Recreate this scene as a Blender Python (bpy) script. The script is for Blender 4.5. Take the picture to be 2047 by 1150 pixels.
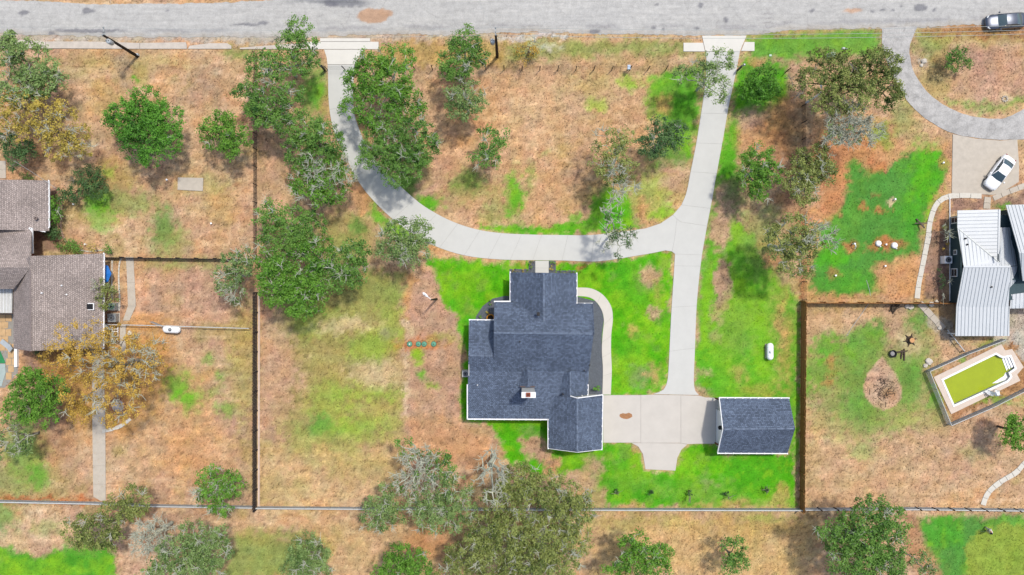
import bpy, bmesh, math, random
import numpy as np
from mathutils import Vector, Matrix

random.seed(7); RNG = np.random.default_rng(7)
scene = bpy.context.scene
for o in list(bpy.data.objects): bpy.data.objects.remove(o)
COL = scene.collection

# ------------------------------------------------------------------ camera, sky, sun, exposure
S = 0.06          # metres per photo pixel on the ground
H = 96.0          # height of the drone above the ground
cam = bpy.data.cameras.new('camera'); cam_o = bpy.data.objects.new('camera', cam); COL.objects.link(cam_o)
cam_o.location = (0, 0, H); cam_o.rotation_euler = (0, 0, 0)
cam.sensor_fit = 'HORIZONTAL'; cam.angle = 2*math.atan(1023.5*S/H)
cam.clip_start = 1; cam.clip_end = 3000
scene.camera = cam_o
SUNV = Vector((0.27, 0.30, 1.0)).normalized()       # towards the sun
EL = math.asin(SUNV.z); AZ = math.atan2(SUNV.x, SUNV.y)
world = bpy.data.worlds.new('World'); scene.world = world; world.use_nodes = True
wn = world.node_tree; bgn = wn.nodes['Background']
sky = wn.nodes.new('ShaderNodeTexSky'); sky.sky_type = 'NISHITA'; sky.sun_disc = False
sky.sun_elevation = EL; sky.sun_rotation = AZ; sky.air_density = 1.0; sky.dust_density = 2.5
wn.links.new(sky.outputs[0], bgn.inputs[0]); bgn.inputs[1].default_value = 0.15
sun = bpy.data.lights.new('sun', 'SUN'); sun_o = bpy.data.objects.new('sun', sun); COL.objects.link(sun_o)
sun.energy = 2.5; sun.angle = math.radians(3.0); sun.color = (1.0, 0.955, 0.89)
sun_o.rotation_euler = (-SUNV).to_track_quat('-Z', 'Y').to_euler(); sun_o.location = (30, 30, 120)
scene.view_settings.view_transform = 'Standard'; scene.view_settings.look = 'None'
scene.view_settings.exposure = 0.29; scene.view_settings.gamma = 1.0
try: scene.view_settings.use_curve_mapping = False
except Exception: pass
KEXP = np.array((1.55, 1.55, 1.64))       # display value of a level white surface: albedo = wanted display colour / KEXP

# ------------------------------------------------------------------ helpers
def lin(c):
    c = np.asarray(c, float)/255.0
    return np.where(c <= 0.04045, c/12.92, ((c+0.055)/1.055)**2.4)
def alb(c): return np.clip(lin(c)/KEXP, 0.002, 0.85)
def W(px, py, z=0.0):
    k = S*(1 - z/H)
    return Vector(((px-1023.5)*k, (575-py)*k, z))
def tag(o, label=None, cat=None, group=None, kind=None):
    if label: o['label'] = label
    if cat: o['category'] = cat
    if group: o['group'] = group
    if kind: o['kind'] = kind
    return o
def empty(name, loc, label=None, cat=None, group=None):
    o = bpy.data.objects.new(name, None); o.location = loc; o.empty_display_size = 0.3
    COL.objects.link(o); return tag(o, label, cat, group)
def link(name, me, parent=None, loc=(0,0,0), rot=(0,0,0)):
    o = bpy.data.objects.new(name, me); COL.objects.link(o)
    if parent is not None: o.parent = parent
    o.location = loc; o.rotation_euler = rot
    return o
def fast_mesh(name, verts, faces, mat, smooth=False, n=4):
    """verts (N,3) array, faces (M,n) array"""
    me = bpy.data.meshes.new(name)
    verts = np.asarray(verts, np.float32); faces = np.asarray(faces, np.int32)
    m = len(faces)
    me.vertices.add(len(verts)); me.vertices.foreach_set('co', verts.ravel())
    me.loops.add(m*n); me.loops.foreach_set('vertex_index', faces.ravel())
    me.polygons.add(m); me.polygons.foreach_set('loop_start', np.arange(0, m*n, n, dtype=np.int32))
    me.polygons.foreach_set('loop_total', np.full(m, n, np.int32))
    if smooth: me.polygons.foreach_set('use_smooth', np.ones(m, bool))
    me.update(calc_edges=True)
    if mat: me.materials.append(mat)
    return me
def color_attr(me, cols):
    a = me.color_attributes.new('Col', 'FLOAT_COLOR', 'POINT')
    c = np.ones((len(cols), 4), np.float32); c[:, :cols.shape[1]] = cols
    a.data.foreach_set('color', c.ravel())

class MB:
    def __init__(s): s.v = []; s.f = []
    def add(s, vs, fs):
        b = len(s.v); s.v += [tuple(v) for v in vs]; s.f += [tuple(i+b for i in f) for f in fs]; return s
    def box(s, c, size, rz=0.0):
        cx, cy, cz = c; x, y, z = [d/2 for d in size]; ca, sa = math.cos(rz), math.sin(rz)
        vs = []
        for dz in (-z, z):
            for dx, dy in ((-x,-y),(x,-y),(x,y),(-x,y)):
                vs.append((cx+dx*ca-dy*sa, cy+dx*sa+dy*ca, cz+dz))
        return s.add(vs, [(3,2,1,0),(4,5,6,7),(0,1,5,4),(1,2,6,5),(2,3,7,6),(3,0,4,7)])
    def bar(s, p0, p1, w, h):
        p0 = Vector(p0); p1 = Vector(p1); d = (p1-p0).normalized()
        up = Vector((0,0,1)) if abs(d.z) < .95 else Vector((1,0,0))
        sd = d.cross(up).normalized(); u = sd.cross(d).normalized()
        vs = []
        for p in (p0, p1):
            for a, b in ((-1,-1),(1,-1),(1,1),(-1,1)): vs.append(p + sd*(a*w/2) + u*(b*h/2))
        return s.add(vs, [(0,1,2,3),(7,6,5,4),(0,4,5,1),(1,5,6,2),(2,6,7,3),(3,7,4,0)])
    def tube(s, pts, rad, n=6, caps=True):
        pts = [Vector(p) for p in pts]
        if not hasattr(rad, '__len__'): rad = [rad]*len(pts)
        vs = []; ref = None
        for i, p in enumerate(pts):
            d = (pts[min(i+1, len(pts)-1)] - pts[max(i-1, 0)])
            d = d.normalized() if d.length > 1e-9 else Vector((0,0,1))
            if ref is None: ref = Vector((0,0,1)) if abs(d.z) < .9 else Vector((1,0,0))
            a = d.cross(ref); a = a.normalized() if a.length > 1e-6 else d.orthogonal().normalized()
            b = a.cross(d).normalized(); ref = b
            for k in range(n):
                t = 2*math.pi*k/n; vs.append(p + (a*math.cos(t) + b*math.sin(t))*rad[i])
        fs = []
        for i in range(len(pts)-1):
            for k in range(n):
                k2 = (k+1) % n; fs.append((i*n+k, i*n+k2, (i+1)*n+k2, (i+1)*n+k))
        if caps: fs.append(tuple(range(n-1, -1, -1))); fs.append(tuple((len(pts)-1)*n+k for k in range(n)))
        return s.add(vs, fs)
    def prism(s, poly, z0, z1):
        n = len(poly)
        ar = sum(poly[i][0]*poly[(i+1)%n][1]-poly[(i+1)%n][0]*poly[i][1] for i in range(n))
        if ar < 0: poly = list(poly)[::-1]
        vs = [(p[0], p[1], z0) for p in poly] + [(p[0], p[1], z1) for p in poly]
        fs = [tuple(range(n-1, -1, -1)), tuple(range(n, 2*n))] + [(i, (i+1)%n, n+(i+1)%n, n+i) for i in range(n)]
        return s.add(vs, fs)
    def slab(s, pts, t):          # polygon of 3D points with thickness t downwards
        n = len(pts)
        ar = sum(pts[i][0]*pts[(i+1)%n][1]-pts[(i+1)%n][0]*pts[i][1] for i in range(n))
        if ar < 0: pts = list(pts)[::-1]
        vs = [tuple(p) for p in pts] + [(p[0], p[1], p[2]-t) for p in pts]
        fs = [tuple(range(n)), tuple(range(2*n-1, n-1, -1))] + [(i, n+i, n+(i+1)%n, (i+1)%n) for i in range(n)]
        return s.add(vs, fs)
    def lathe(s, prof, n=16, c=(0,0,0)):
        vs = []; fs = []
        for r, z in prof:
            for k in range(n):
                t = 2*math.pi*k/n; vs.append((c[0]+r*math.cos(t), c[1]+r*math.sin(t), c[2]+z))
        m = len(prof)
        for i in range(m-1):
            for k in range(n):
                k2 = (k+1)%n; fs.append((i*n+k, i*n+k2, (i+1)*n+k2, (i+1)*n+k))
        fs.append(tuple(range(n-1,-1,-1))); fs.append(tuple((m-1)*n+k for k in range(n)))
        return s.add(vs, fs)
    def mesh(s, name, mat, origin=(0,0,0), smooth=False):
        me = bpy.data.meshes.new(name)
        me.from_pydata([(v[0]-origin[0], v[1]-origin[1], v[2]-origin[2]) for v in s.v], [], s.f)
        me.validate(); me.update()
        if smooth: me.polygons.foreach_set('use_smooth', [True]*len(me.polygons))
        if mat: me.materials.append(mat)
        return me
    def build(s, name, mat, parent=None, smooth=False):
        """vertices are world coordinates; the object is placed under its parent without moving them"""
        org = (0,0,0)
        if parent is not None:
            org = Vector(parent.location)
            q = parent.parent
            while q is not None: org = org + Vector(q.location); q = q.parent
        elif s.v:
            a = np.array(s.v); org = Vector((a[:,0].mean(), a[:,1].mean(), a[:,2].min()))
            o = link(name, s.mesh(name, mat, org, smooth)); o.location = org; return o
        return link(name, s.mesh(name, mat, org, smooth), parent)

# ------------------------------------------------------------------ materials
MATS = {}
def mat(name, c, rough=.8, var=.12, scale=4.0, bump=.15, metal=0.0, spec=.3, fine=0.0, raw=False, coat=0.0, stretch=None):
    if name in MATS: return MATS[name]
    m = bpy.data.materials.new(name); m.use_nodes = True; nt = m.node_tree; N = nt.nodes; L = nt.links
    b = N['Principled BSDF']; a = np.array(c, float) if raw else alb(c)
    b.inputs['Roughness'].default_value = rough; b.inputs['Metallic'].default_value = metal
    b.inputs['Specular IOR Level'].default_value = spec
    if coat: b.inputs['Coat Weight'].default_value = coat; b.inputs['Coat Roughness'].default_value = .03
    if var > 0:
        tc = N.new('ShaderNodeNewGeometry'); src = tc.outputs['Position']
        if stretch:
            mp = N.new('ShaderNodeMapping'); mp.inputs['Scale'].default_value = stretch; L.new(src, mp.inputs[0]); src = mp.outputs[0]
        no = N.new('ShaderNodeTexNoise'); no.inputs['Scale'].default_value = scale; no.inputs['Detail'].default_value = 6; no.inputs['Roughness'].default_value = .65
        L.new(src, no.inputs['Vector'])
        r = N.new('ShaderNodeValToRGB'); r.color_ramp.elements[0].position = .28; r.color_ramp.elements[1].position = .72
        r.color_ramp.elements[0].color = (*np.clip(a*(1-var),0,1), 1); r.color_ramp.elements[1].color = (*np.clip(a*(1+var),0,.95), 1)
        L.new(no.outputs[0], r.inputs[0]); L.new(r.outputs[0], b.inputs['Base Color'])
        if bump:
            bp = N.new('ShaderNodeBump'); bp.inputs['Strength'].default_value = bump; bp.inputs['Distance'].default_value = .03
            L.new(no.outputs[0], bp.inputs['Height']); L.new(bp.outputs[0], b.inputs['Normal'])
    else: b.inputs['Base Color'].default_value = (*a, 1)
    MATS[name] = m; return m

def shingle(name, c, axis, var=.45):
    m = bpy.data.materials.new(name); m.use_nodes = True; nt = m.node_tree; N = nt.nodes; L = nt.links
    b = N['Principled BSDF']; b.inputs['Roughness'].default_value = .95; b.inputs['Specular IOR Level'].default_value = .15
    a = alb(c)
    g = N.new('ShaderNodeNewGeometry'); mp = N.new('ShaderNodeMapping')
    if axis == 'y': mp.inputs['Rotation'].default_value = (0, 0, math.pi/2)
    L.new(g.outputs['Position'], mp.inputs[0])
    br = N.new('ShaderNodeTexBrick'); br.inputs['Scale'].default_value = 1.0
    br.inputs['Brick Width'].default_value = .22; br.inputs['Row Height'].default_value = .145; br.inputs['Mortar Size'].default_value = .018
    br.inputs['Mortar Smooth'].default_value = .3; br.offset = .37; br.inputs['Bias'].default_value = 0
    br.inputs['Color1'].default_value = (*a*(1-var*.55), 1); br.inputs['Color2'].default_value = (*np.clip(a*(1+var),0,1), 1)
    br.inputs['Mortar'].default_value = (*a*.42, 1)
    wob = N.new('ShaderNodeTexNoise'); wob.inputs['Scale'].default_value = 1.3; wob.inputs['Detail'].default_value = 2
    L.new(g.outputs['Position'], wob.inputs['Vector'])
    mx0 = N.new('ShaderNodeMix'); mx0.data_type = 'VECTOR'; mx0.inputs[0].default_value = .06
    L.new(mp.outputs[0], mx0.inputs[4]); L.new(wob.outputs[1], mx0.inputs[5]); L.new(mx0.outputs[1], br.inputs['Vector'])
    no = N.new('ShaderNodeTexNoise'); no.inputs['Scale'].default_value = .45; no.inputs['Detail'].default_value = 5
    L.new(g.outputs['Position'], no.inputs['Vector'])
    no2 = N.new('ShaderNodeTexNoise'); no2.inputs['Scale'].default_value = 10; no2.inputs['Detail'].default_value = 2
    L.new(g.outputs['Position'], no2.inputs['Vector'])
    mr = N.new('ShaderNodeMapRange'); mr.inputs[1].default_value = .3; mr.inputs[2].default_value = .7; mr.inputs[3].default_value = .86; mr.inputs[4].default_value = 1.14
    L.new(no.outputs[0], mr.inputs[0])
    mr2 = N.new('ShaderNodeMapRange'); mr2.inputs[1].default_value = .3; mr2.inputs[2].default_value = .7; mr2.inputs[3].default_value = .68; mr2.inputs[4].default_value = 1.36
    L.new(no2.outputs[0], mr2.inputs[0])
    mu = N.new('ShaderNodeMath'); mu.operation = 'MULTIPLY'; L.new(mr.outputs[0], mu.inputs[0]); L.new(mr2.outputs[0], mu.inputs[1])
    vm = N.new('ShaderNodeVectorMath'); vm.operation = 'SCALE'; L.new(br.outputs[0], vm.inputs[0]); L.new(mu.outputs[0], vm.inputs['Scale'])
    L.new(vm.outputs[0], b.inputs['Base Color'])
    bp = N.new('ShaderNodeBump'); bp.inputs['Strength'].default_value = .5; bp.inputs['Distance'].default_value = .02
    inv = N.new('ShaderNodeMath'); inv.operation = 'SUBTRACT'; inv.inputs[0].default_value = 1; L.new(br.outputs[1], inv.inputs[1])
    L.new(inv.outputs[0], bp.inputs['Height']); L.new(bp.outputs[0], b.inputs['Normal'])
    MATS[name] = m; return m

def attr_mat(name, lo=.72, hi=1.28, s1=7.0, s2=1.1, crack=0.0, rough=1.0, streak=0.0):
    """ground cover: colour from the painted cover map, grain from noise"""
    m = bpy.data.materials.new(name); m.use_nodes = True; nt = m.node_tree; N = nt.nodes; L = nt.links
    b = N['Principled BSDF']; b.inputs['Roughness'].default_value = rough; b.inputs['Specular IOR Level'].default_value = .1
    at = N.new('ShaderNodeAttribute'); at.attribute_name = 'Col'
    g = N.new('ShaderNodeNewGeometry')
    def nz(sc, a, c, det=4, stretch=None):
        n = N.new('ShaderNodeTexNoise'); n.inputs['Scale'].default_value = sc; n.inputs['Detail'].default_value = det; n.inputs['Roughness'].default_value = .7
        src = g.outputs['Position']
        if stretch:
            mp = N.new('ShaderNodeMapping'); mp.inputs['Scale'].default_value = stretch; L.new(src, mp.inputs[0]); src = mp.outputs[0]
        L.new(src, n.inputs['Vector'])
        r = N.new('ShaderNodeMapRange'); r.inputs[1].default_value = .3; r.inputs[2].default_value = .7; r.inputs[3].default_value = a; r.inputs[4].default_value = c
        L.new(n.outputs[0], r.inputs[0]); return r.outputs[0], n
    f1, n1 = nz(s1, lo, hi); f2, n2 = nz(s2, .88, 1.12)
    mu = N.new('ShaderNodeMath'); mu.operation = 'MULTIPLY'; L.new(f1, mu.inputs[0]); L.new(f2, mu.inputs[1]); out = mu.outputs[0]
    if streak:
        f3, n3 = nz(2.2, 1-streak, 1+streak, 3, (.12, 1.6, 1)); m3 = N.new('ShaderNodeMath'); m3.operation = 'MULTIPLY'
        L.new(out, m3.inputs[0]); L.new(f3, m3.inputs[1]); out = m3.outputs[0]
    if crack:
        vo = N.new('ShaderNodeTexVoronoi'); vo.feature = 'DISTANCE_TO_EDGE'; vo.inputs['Scale'].default_value = .55
        wv = N.new('ShaderNodeTexNoise'); wv.inputs['Scale'].default_value = .9; wv.inputs['Detail'].default_value = 4; L.new(g.outputs['Position'], wv.inputs['Vector'])
        ad = N.new('ShaderNodeVectorMath'); ad.operation = 'MULTIPLY_ADD'; ad.inputs[1].default_value = (1.6,1.6,0); L.new(wv.outputs[1], ad.inputs[0]); L.new(g.outputs['Position'], ad.inputs[2])
        L.new(ad.outputs[0], vo.inputs['Vector'])
        r = N.new('ShaderNodeMapRange'); r.inputs[1].default_value = 0; r.inputs[2].default_value = .022; r.inputs[3].default_value = 1-crack; r.inputs[4].default_value = 1
        L.new(vo.outputs[0], r.inputs[0]); m4 = N.new('ShaderNodeMath'); m4.operation = 'MULTIPLY'; L.new(out, m4.inputs[0]); L.new(r.outputs[0], m4.inputs[1]); out = m4.outputs[0]
    vm = N.new('ShaderNodeVectorMath'); vm.operation = 'SCALE'; L.new(at.outputs['Color'], vm.inputs[0]); L.new(out, vm.inputs['Scale'])
    L.new(vm.outputs[0], b.inputs['Base Color'])
    bp = N.new('ShaderNodeBump'); bp.inputs['Strength'].default_value = .35; bp.inputs['Distance'].default_value = .06
    L.new(n1.outputs[0], bp.inputs['Height']); L.new(bp.outputs[0], b.inputs['Normal'])
    MATS[name] = m; return m

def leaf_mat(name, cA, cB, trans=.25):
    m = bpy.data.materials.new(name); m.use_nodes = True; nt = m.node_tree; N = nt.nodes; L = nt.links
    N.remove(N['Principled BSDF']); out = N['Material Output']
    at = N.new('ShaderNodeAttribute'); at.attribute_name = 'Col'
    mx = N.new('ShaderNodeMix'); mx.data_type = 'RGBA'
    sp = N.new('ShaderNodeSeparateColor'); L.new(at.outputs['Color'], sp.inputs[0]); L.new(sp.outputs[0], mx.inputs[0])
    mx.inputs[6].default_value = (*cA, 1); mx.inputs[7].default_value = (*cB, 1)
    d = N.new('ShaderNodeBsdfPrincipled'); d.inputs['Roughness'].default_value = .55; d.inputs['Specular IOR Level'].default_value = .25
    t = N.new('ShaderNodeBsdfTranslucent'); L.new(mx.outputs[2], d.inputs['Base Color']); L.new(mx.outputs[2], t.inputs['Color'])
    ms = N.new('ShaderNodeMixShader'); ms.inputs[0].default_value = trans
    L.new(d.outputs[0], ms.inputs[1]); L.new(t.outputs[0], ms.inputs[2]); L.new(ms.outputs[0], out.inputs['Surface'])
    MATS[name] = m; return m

# ------------------------------------------------------------------ numpy noise
def vnoise(x, y, seed):
    r = np.random.default_rng(seed); T = r.random((256, 256)).astype(np.float32)
    xi = np.floor(x).astype(int); yi = np.floor(y).astype(int); fx = x-xi; fy = y-yi
    fx = fx*fx*(3-2*fx); fy = fy*fy*(3-2*fy)
    a = T[xi & 255, yi & 255]; b = T[(xi+1) & 255, yi & 255]; c = T[xi & 255, (yi+1) & 255]; d = T[(xi+1) & 255, (yi+1) & 255]
    return (a*(1-fx)+b*fx)*(1-fy) + (c*(1-fx)+d*fx)*fy
def fbm(x, y, sc, seed, oct=4):
    s = 0; a = 1; t = 0
    for i in range(oct):
        s = s + a*vnoise(x/sc*2**i + 17.3*i, y/sc*2**i - 9.1*i, seed+i); t += a; a *= .55
    return s/t
def sdf_poly(px, py, poly):
    d = np.full(px.shape, 1e9); ins = np.zeros(px.shape, bool); n = len(poly)
    for i in range(n):
        x0, y0 = poly[i]; x1, y1 = poly[(i+1) % n]; ex, ey = x1-x0, y1-y0
        t = np.clip(((px-x0)*ex+(py-y0)*ey)/(ex*ex+ey*ey+1e-9), 0, 1)
        d = np.minimum(d, np.hypot(px-x0-t*ex, py-y0-t*ey))
        c = ((y0 <= py) & (y1 > py)) | ((y1 <= py) & (y0 > py))
        xi = x0 + (py-y0)/(ey if abs(ey) > 1e-9 else 1e-9)*ex
        ins ^= c & (px < xi)
    return np.where(ins, -d, d)
def sdf_ell(px, py, e):
    cx, cy, rx, ry = e[:4]; return (np.hypot((px-cx)/rx, (py-cy)/ry)-1)*min(rx, ry)
# ------------------------------------------------------------------ hard surface outlines (photo pixels, on the ground)
WL = [(655,130),(656,160),(657,200),(662,240),(672,275),(690,310),(706,345),(730,382),(765,420),(800,450),(845,480),(890,500),(940,513),(1000,519),(1060,520.5),(1120,521),(1190,523),(1240,517)]
WR = [(712,130),(707,160),(706,195),(709,230),(722,268),(740,305),(765,337),(790,362),(820,390),(852,415),(900,441),(950,458),(1000,466),(1060,469),(1120,470),(1180,470),(1240,464)]
JUNC = [(1240,464),(1290,457),(1320,447),(1345,430),(1362,410),(1420,417),(1410,470),(1403,510),(1349,508),(1343,503),(1330,501),(1300,507),(1240,517)]
EL_ = [(1410,104),(1412,130),(1408,180),(1400,235),(1391,290),(1381,340),(1372,385),(1362,410)]
ER_ = [(1479,103),(1470,150),(1458,205),(1450,250),(1443,290),(1432,350),(1425,390),(1420,417)]
SL = [(1349,508),(1346,560),(1342,620),(1339,680),(1336,740),(1333,765),(1325,780),(1305,788)]
SR = [(1403,510),(1397,560),(1392,620),(1389,700),(1387,750),(1387,765),(1389,780),(1397,790)]
PADS = [[(1205.5,790),(1280.8,790),(1280.8,885),(1205.5,885)], [(1280.9,790),(1305,789),(1360.9,790),(1360.9,885.5),(1280.9,885.5)],
        [(1361,790),(1397,791),(1410,794.5),(1430.6,795.5),(1430.6,887),(1395,887),(1375,888),(1361,886)], [(1430.7,796),(1440,796),(1440,887),(1430.7,887)],
        [(1262,885.4),(1360,886),(1374,888.5),(1362,899),(1354,915),(1350,941),(1290,938),(1285,908),(1276,893)]]
APR_W = [[(640,77),(740,77),(740,83.5),(640,83.5)], [(613,84),(757,84),(757,99),(613,99)], [(648,99.6),(727,99.6),(717,115),(712,129.6),(655,129.6),(653,115)]]
APR_E = [[(1403,72),(1492,72),(1479,103),(1410,103.5)], [(1366,86),(1405.5,86),(1409,103.5),(1366,103.5)], [(1488,84.5),(1508,84.5),(1508,102.5),(1481,102.5)]]
WALK_O = [(1153,575),(1178,576),(1198,584),(1213,598),(1223,617),(1225,640),(1222,668),(1221.5,705),(1223,740),(1221,789)]
WALK_I = [(1153,592),(1175,594),(1190,602),(1202,619),(1207,640),(1204.5,668),(1203,700),(1205,740),(1204,789)]
ENTRY = [(1070,521.5),(1097,521.5),(1097,548),(1070,548)]
CD_O = [(1763,56),(1765,100),(1780,140),(1805,190),(1835,225),(1870,250),(1905,267),(1950,276),(2000,280),(2070,278)]
CD_I = [(1835,52),(1824,75),(1818,100),(1822,130),(1835,160),(1860,190),(1895,215),(1940,232),(1990,238),(2020,232),(2070,205)]
NPAD = [(1904,268.5),(1950,277.5),(2000,281.5),(2033,279),(2036.5,330),(2036,364),(2001,386),(1985,390),(1965,389),(1902,386.5)]
GRAVEL = [[(1150,592),(1190,602),(1203,619),(1207,640),(1203,670),(1203,705),(1205,740),(1204,792),(1150,792)],
          [(1030,592),(1008,592),(985,597),(965,612),(952,632),(949,645),(1030,645)],
          [(1018.5,538),(1057,538),(1057,522),(1070,522),(1070,552),(1018.5,552)], [(1097,522),(1111,522),(1111,541),(1151,541),(1151,552),(1097,552)]]
POOL_DECK = [(1866,754),(2001,688),(2008.5,700.6),(2022.6,698),(2045.7,734),(2032.5,749),(2039,761),(1901,828)]
POOL_IN = [(1885.5,760),(1990,709),(1999,714.5),(2005,716),(2018,713.5),(2027.5,736),(2015,745),(2018.5,753),(2012,761),(1907,809)]
HOUSES = [[(1030,560),(1140,560),(1145,615),(1172,615),(1170,795),(1195,795),(1195,890),(1105,890),(1105,830),(945,830),(945,650),(1000,650),(1000,612),(1030,612)],
          [(1440,800),(1565,800),(1565,900),(1440,900)], [(-40,370),(80,370),(80,470),(190,520),(190,690),(50,690),(-40,640)],
          [(1898,430),(1990,425),(2080,420),(2080,600),(1990,610),(1990,650),(1898,650)]]
ROAD_B = [(-1500,66),(0,66),(60,70),(200,73),(300,75),(480,74),(640,74),(760,68),(900,70),(1000,66),(1100,64),(1200,68),(1320,70),(1400,71),(1500,70),(1570,62),(1690,57),(1760,56),(1840,55),(1960,50),(2047,46),(3600,40)]
ROAD_T = [(-1500,2),(0,0),(80,3),(200,9),(300,8),(420,7),(480,4),(560,-1),(800,-8),(1200,-12),(1700,-18),(2047,-22),(3600,-30)]

# ------------------------------------------------------------------ ground cover map
gx = np.unique(np.concatenate([np.linspace(-900,-70,14), np.arange(-66, 66.01, .22), np.linspace(70,900,14)]))
gy = np.unique(np.concatenate([np.linspace(-900,-42,14), np.arange(-38, 38.01, .22), np.linspace(42,900,14)]))
GX, GY = np.meshgrid(gx, gy, indexing='ij')
PX = GX/S + 1023.5; PY = 575 - GY/S
wx = PX + 20*(fbm(PX, PY, 42, 11)-.5) + 14*(fbm(PX, PY, 11, 21, 3)-.5)*1.6
wy = PY + 20*(fbm(PX, PY, 42, 31)-.5) + 14*(fbm(PX, PY, 11, 41, 3)-.5)*1.6
n_big = fbm(PX, PY, 120, 51); n_mid = fbm(PX, PY, 40, 61); n_fin = fbm(PX, PY, 9, 71, 3); n_str = fbm(PX*.16, PY, 7, 81, 3)
C_ = dict(dry=(216,178,139), pink=(206,165,138), pale=(228,197,162), orange=(220,165,115), gold=(190,160,88), olive=(176,166,96), dull=(142,164,82),
          lawn=(92,184,24), lime=(150,200,44), teal=(86,156,64), deep=(58,142,28), soil=(203,132,88), grey=(160,138,120), gravel=(200,190,178),
          white=(226,218,208), green=(84,172,40), golf=(150,172,72), brown=(176,128,86), mulch=(172,138,120), litter=(205,150,80), straw=(220,184,126))
CL = {k: alb(v) for k, v in C_.items()}
def L3(a): return np.asarray(a)[None, None, :]
def ss(a, b, x):
    t = np.clip((x-a)/(b-a), 0, 1); return t*t*(3-2*t)
col = L3(CL['dry'])*np.ones(PX.shape+(3,))
def mixin(m, c):
    global col
    m = m[..., None]; col = col*(1-m) + (L3(CL[c]) if isinstance(c, str) else c)*m
mixin(ss(.45,.7,n_big)*.8, 'pink'); mixin(ss(.52,.75,n_mid)*.5, 'orange'); mixin(ss(.55,.8,n_fin)*.45, 'pale'); mixin(ss(.58,.75,fbm(PX,PY,60,91))*.45, 'olive')
mixin(ss(.56,.72,n_str)*.35, 'pale')
def E(c, cx, cy, rx, ry, st=1.0, soft=10):
    near = (np.abs(PX-cx) < rx+60) & (np.abs(PY-cy) < ry+60)
    m = np.zeros(PX.shape); m[near] = 1-ss(-soft*.95, soft*.95, sdf_ell(wx[near], wy[near], (cx,cy,rx,ry)))
    m = np.clip(m + (n_fin-.5)*1.5*m*(1-m)*4, 0, 1); mixin(m*st, c)
def P(c, poly, st=1.0, soft=10, raw=False):
    xs = [p[0] for p in poly]; ys = [p[1] for p in poly]
    near = (PX > min(xs)-60) & (PX < max(xs)+60) & (PY > min(ys)-60) & (PY < max(ys)+60)
    m = np.zeros(PX.shape); X, Y = (PX, PY) if raw else (wx, wy)
    m[near] = 1-ss(-soft*.8, soft*.8, sdf_poly(X[near], Y[near], poly))
    m = np.clip(m + (n_fin-.5)*1.5*m*(1-m)*4, 0, 1); mixin(m*st, c)
# verges along the road
P('gravel', [(-100,55),(640,62),(640,84),(-100,84)], .8, 8); P('gravel', [(640,62),(1000,62),(1000,78),(640,82)], .55, 8)
P('gold', [(757,84),(1010,84),(1010,132),(740,132)], .7, 14); P('dull', [(1000,92),(1040,84),(1370,80),(1400,108),(1180,112),(1040,126)], .75, 16)
P('white', [(1000,70),(1130,66),(1130,74),(1070,80),(1000,82)], .9, 5); E('white',1085,98,20,6,.6)
P('green', [(1495,72),(1570,64),(1762,58),(1764,112),(1500,118)], .8, 14); P('olive', [(1495,62),(1762,54),(1762,64),(1495,74)], .5, 8)
P('brown', [(1840,54),(2060,46),(2060,80),(1840,72)], .8, 8); E('dull',1860,92,42,24,.75,20); E('olive',1950,80,90,9,.6)
E('pink',1985,150,90,60,.85,24); E('olive',1870,160,34,44,.6,20); P('green', [(1890,205),(1940,222),(1990,228),(2060,200),(2060,180),(1990,212),(1940,208)], .55, 12); E('brown',1890,120,26,30,.4)
E('white',1843,126,9,8,.6,6); E('pale',2008,198,11,11,.9,6)
# left neighbour
E('gold',215,195,28,40,.55,20); E('gold',225,350,45,38,.6,20); E('lime',215,345,14,14,.5); E('green',195,400,28,20,.85,14); E('dull',250,405,60,26,.7,20); E('lawn',200,432,34,26,.55,18)
E('teal',330,457,24,38,.75,18); E('dull',340,490,40,30,.5,20); E('gold',440,415,30,40,.45,20); E('dull',400,370,60,18,.35,14); E('olive',280,125,90,14,.4,16); E('dull',480,108,28,10,.8)
E('grey',250,130,20,36,.6,20); E('grey',410,180,40,40,.4,30); E('olive',280,150,22,22,.6); E('green',268,155,8,6,.8,5)
E('pink',380,590,110,50,.5,30); E('orange',290,640,40,14,.7,14); E('dull',330,532,40,10,.5,12); E('dull',430,528,60,9,.5,12)
E('brown',60,260,70,90,.35,40); P('mulch', [(95,370),(125,385),(120,460),(130,495),(65,510),(65,455),(95,455)], .9, 6)
P('mulch', [(40,700),(150,690),(160,740),(60,760)], .9, 8); P('litter', [(140,650),(330,655),(345,760),(270,870),(130,850),(70,720)], .75, 40)
P('orange', [(340,720),(420,740),(420,1000),(380,960),(330,880)], .55, 40); E('lawn',360,770,26,30,.7,22); E('lawn',378,800,26,18,.7,18); E('green',417,720,10,12,.6,10); E('green',440,755,10,12,.6,10); E('green',455,818,16,9,.7,10); E('dull',425,786,20,12,.6,10); E('olive',490,740,26,120,.7,26)
E('lawn',50,905,40,60,.6,26); E('dull',30,960,60,40,.6,26); E('green',75,950,22,22,.6,14); E('brown',110,880,40,50,.5,24); E('orange',380,900,90,60,.35,50)
P('soil', [(-60,990),(190,996),(210,1002),(190,1006),(-60,1002)], .9, 5)
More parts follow.
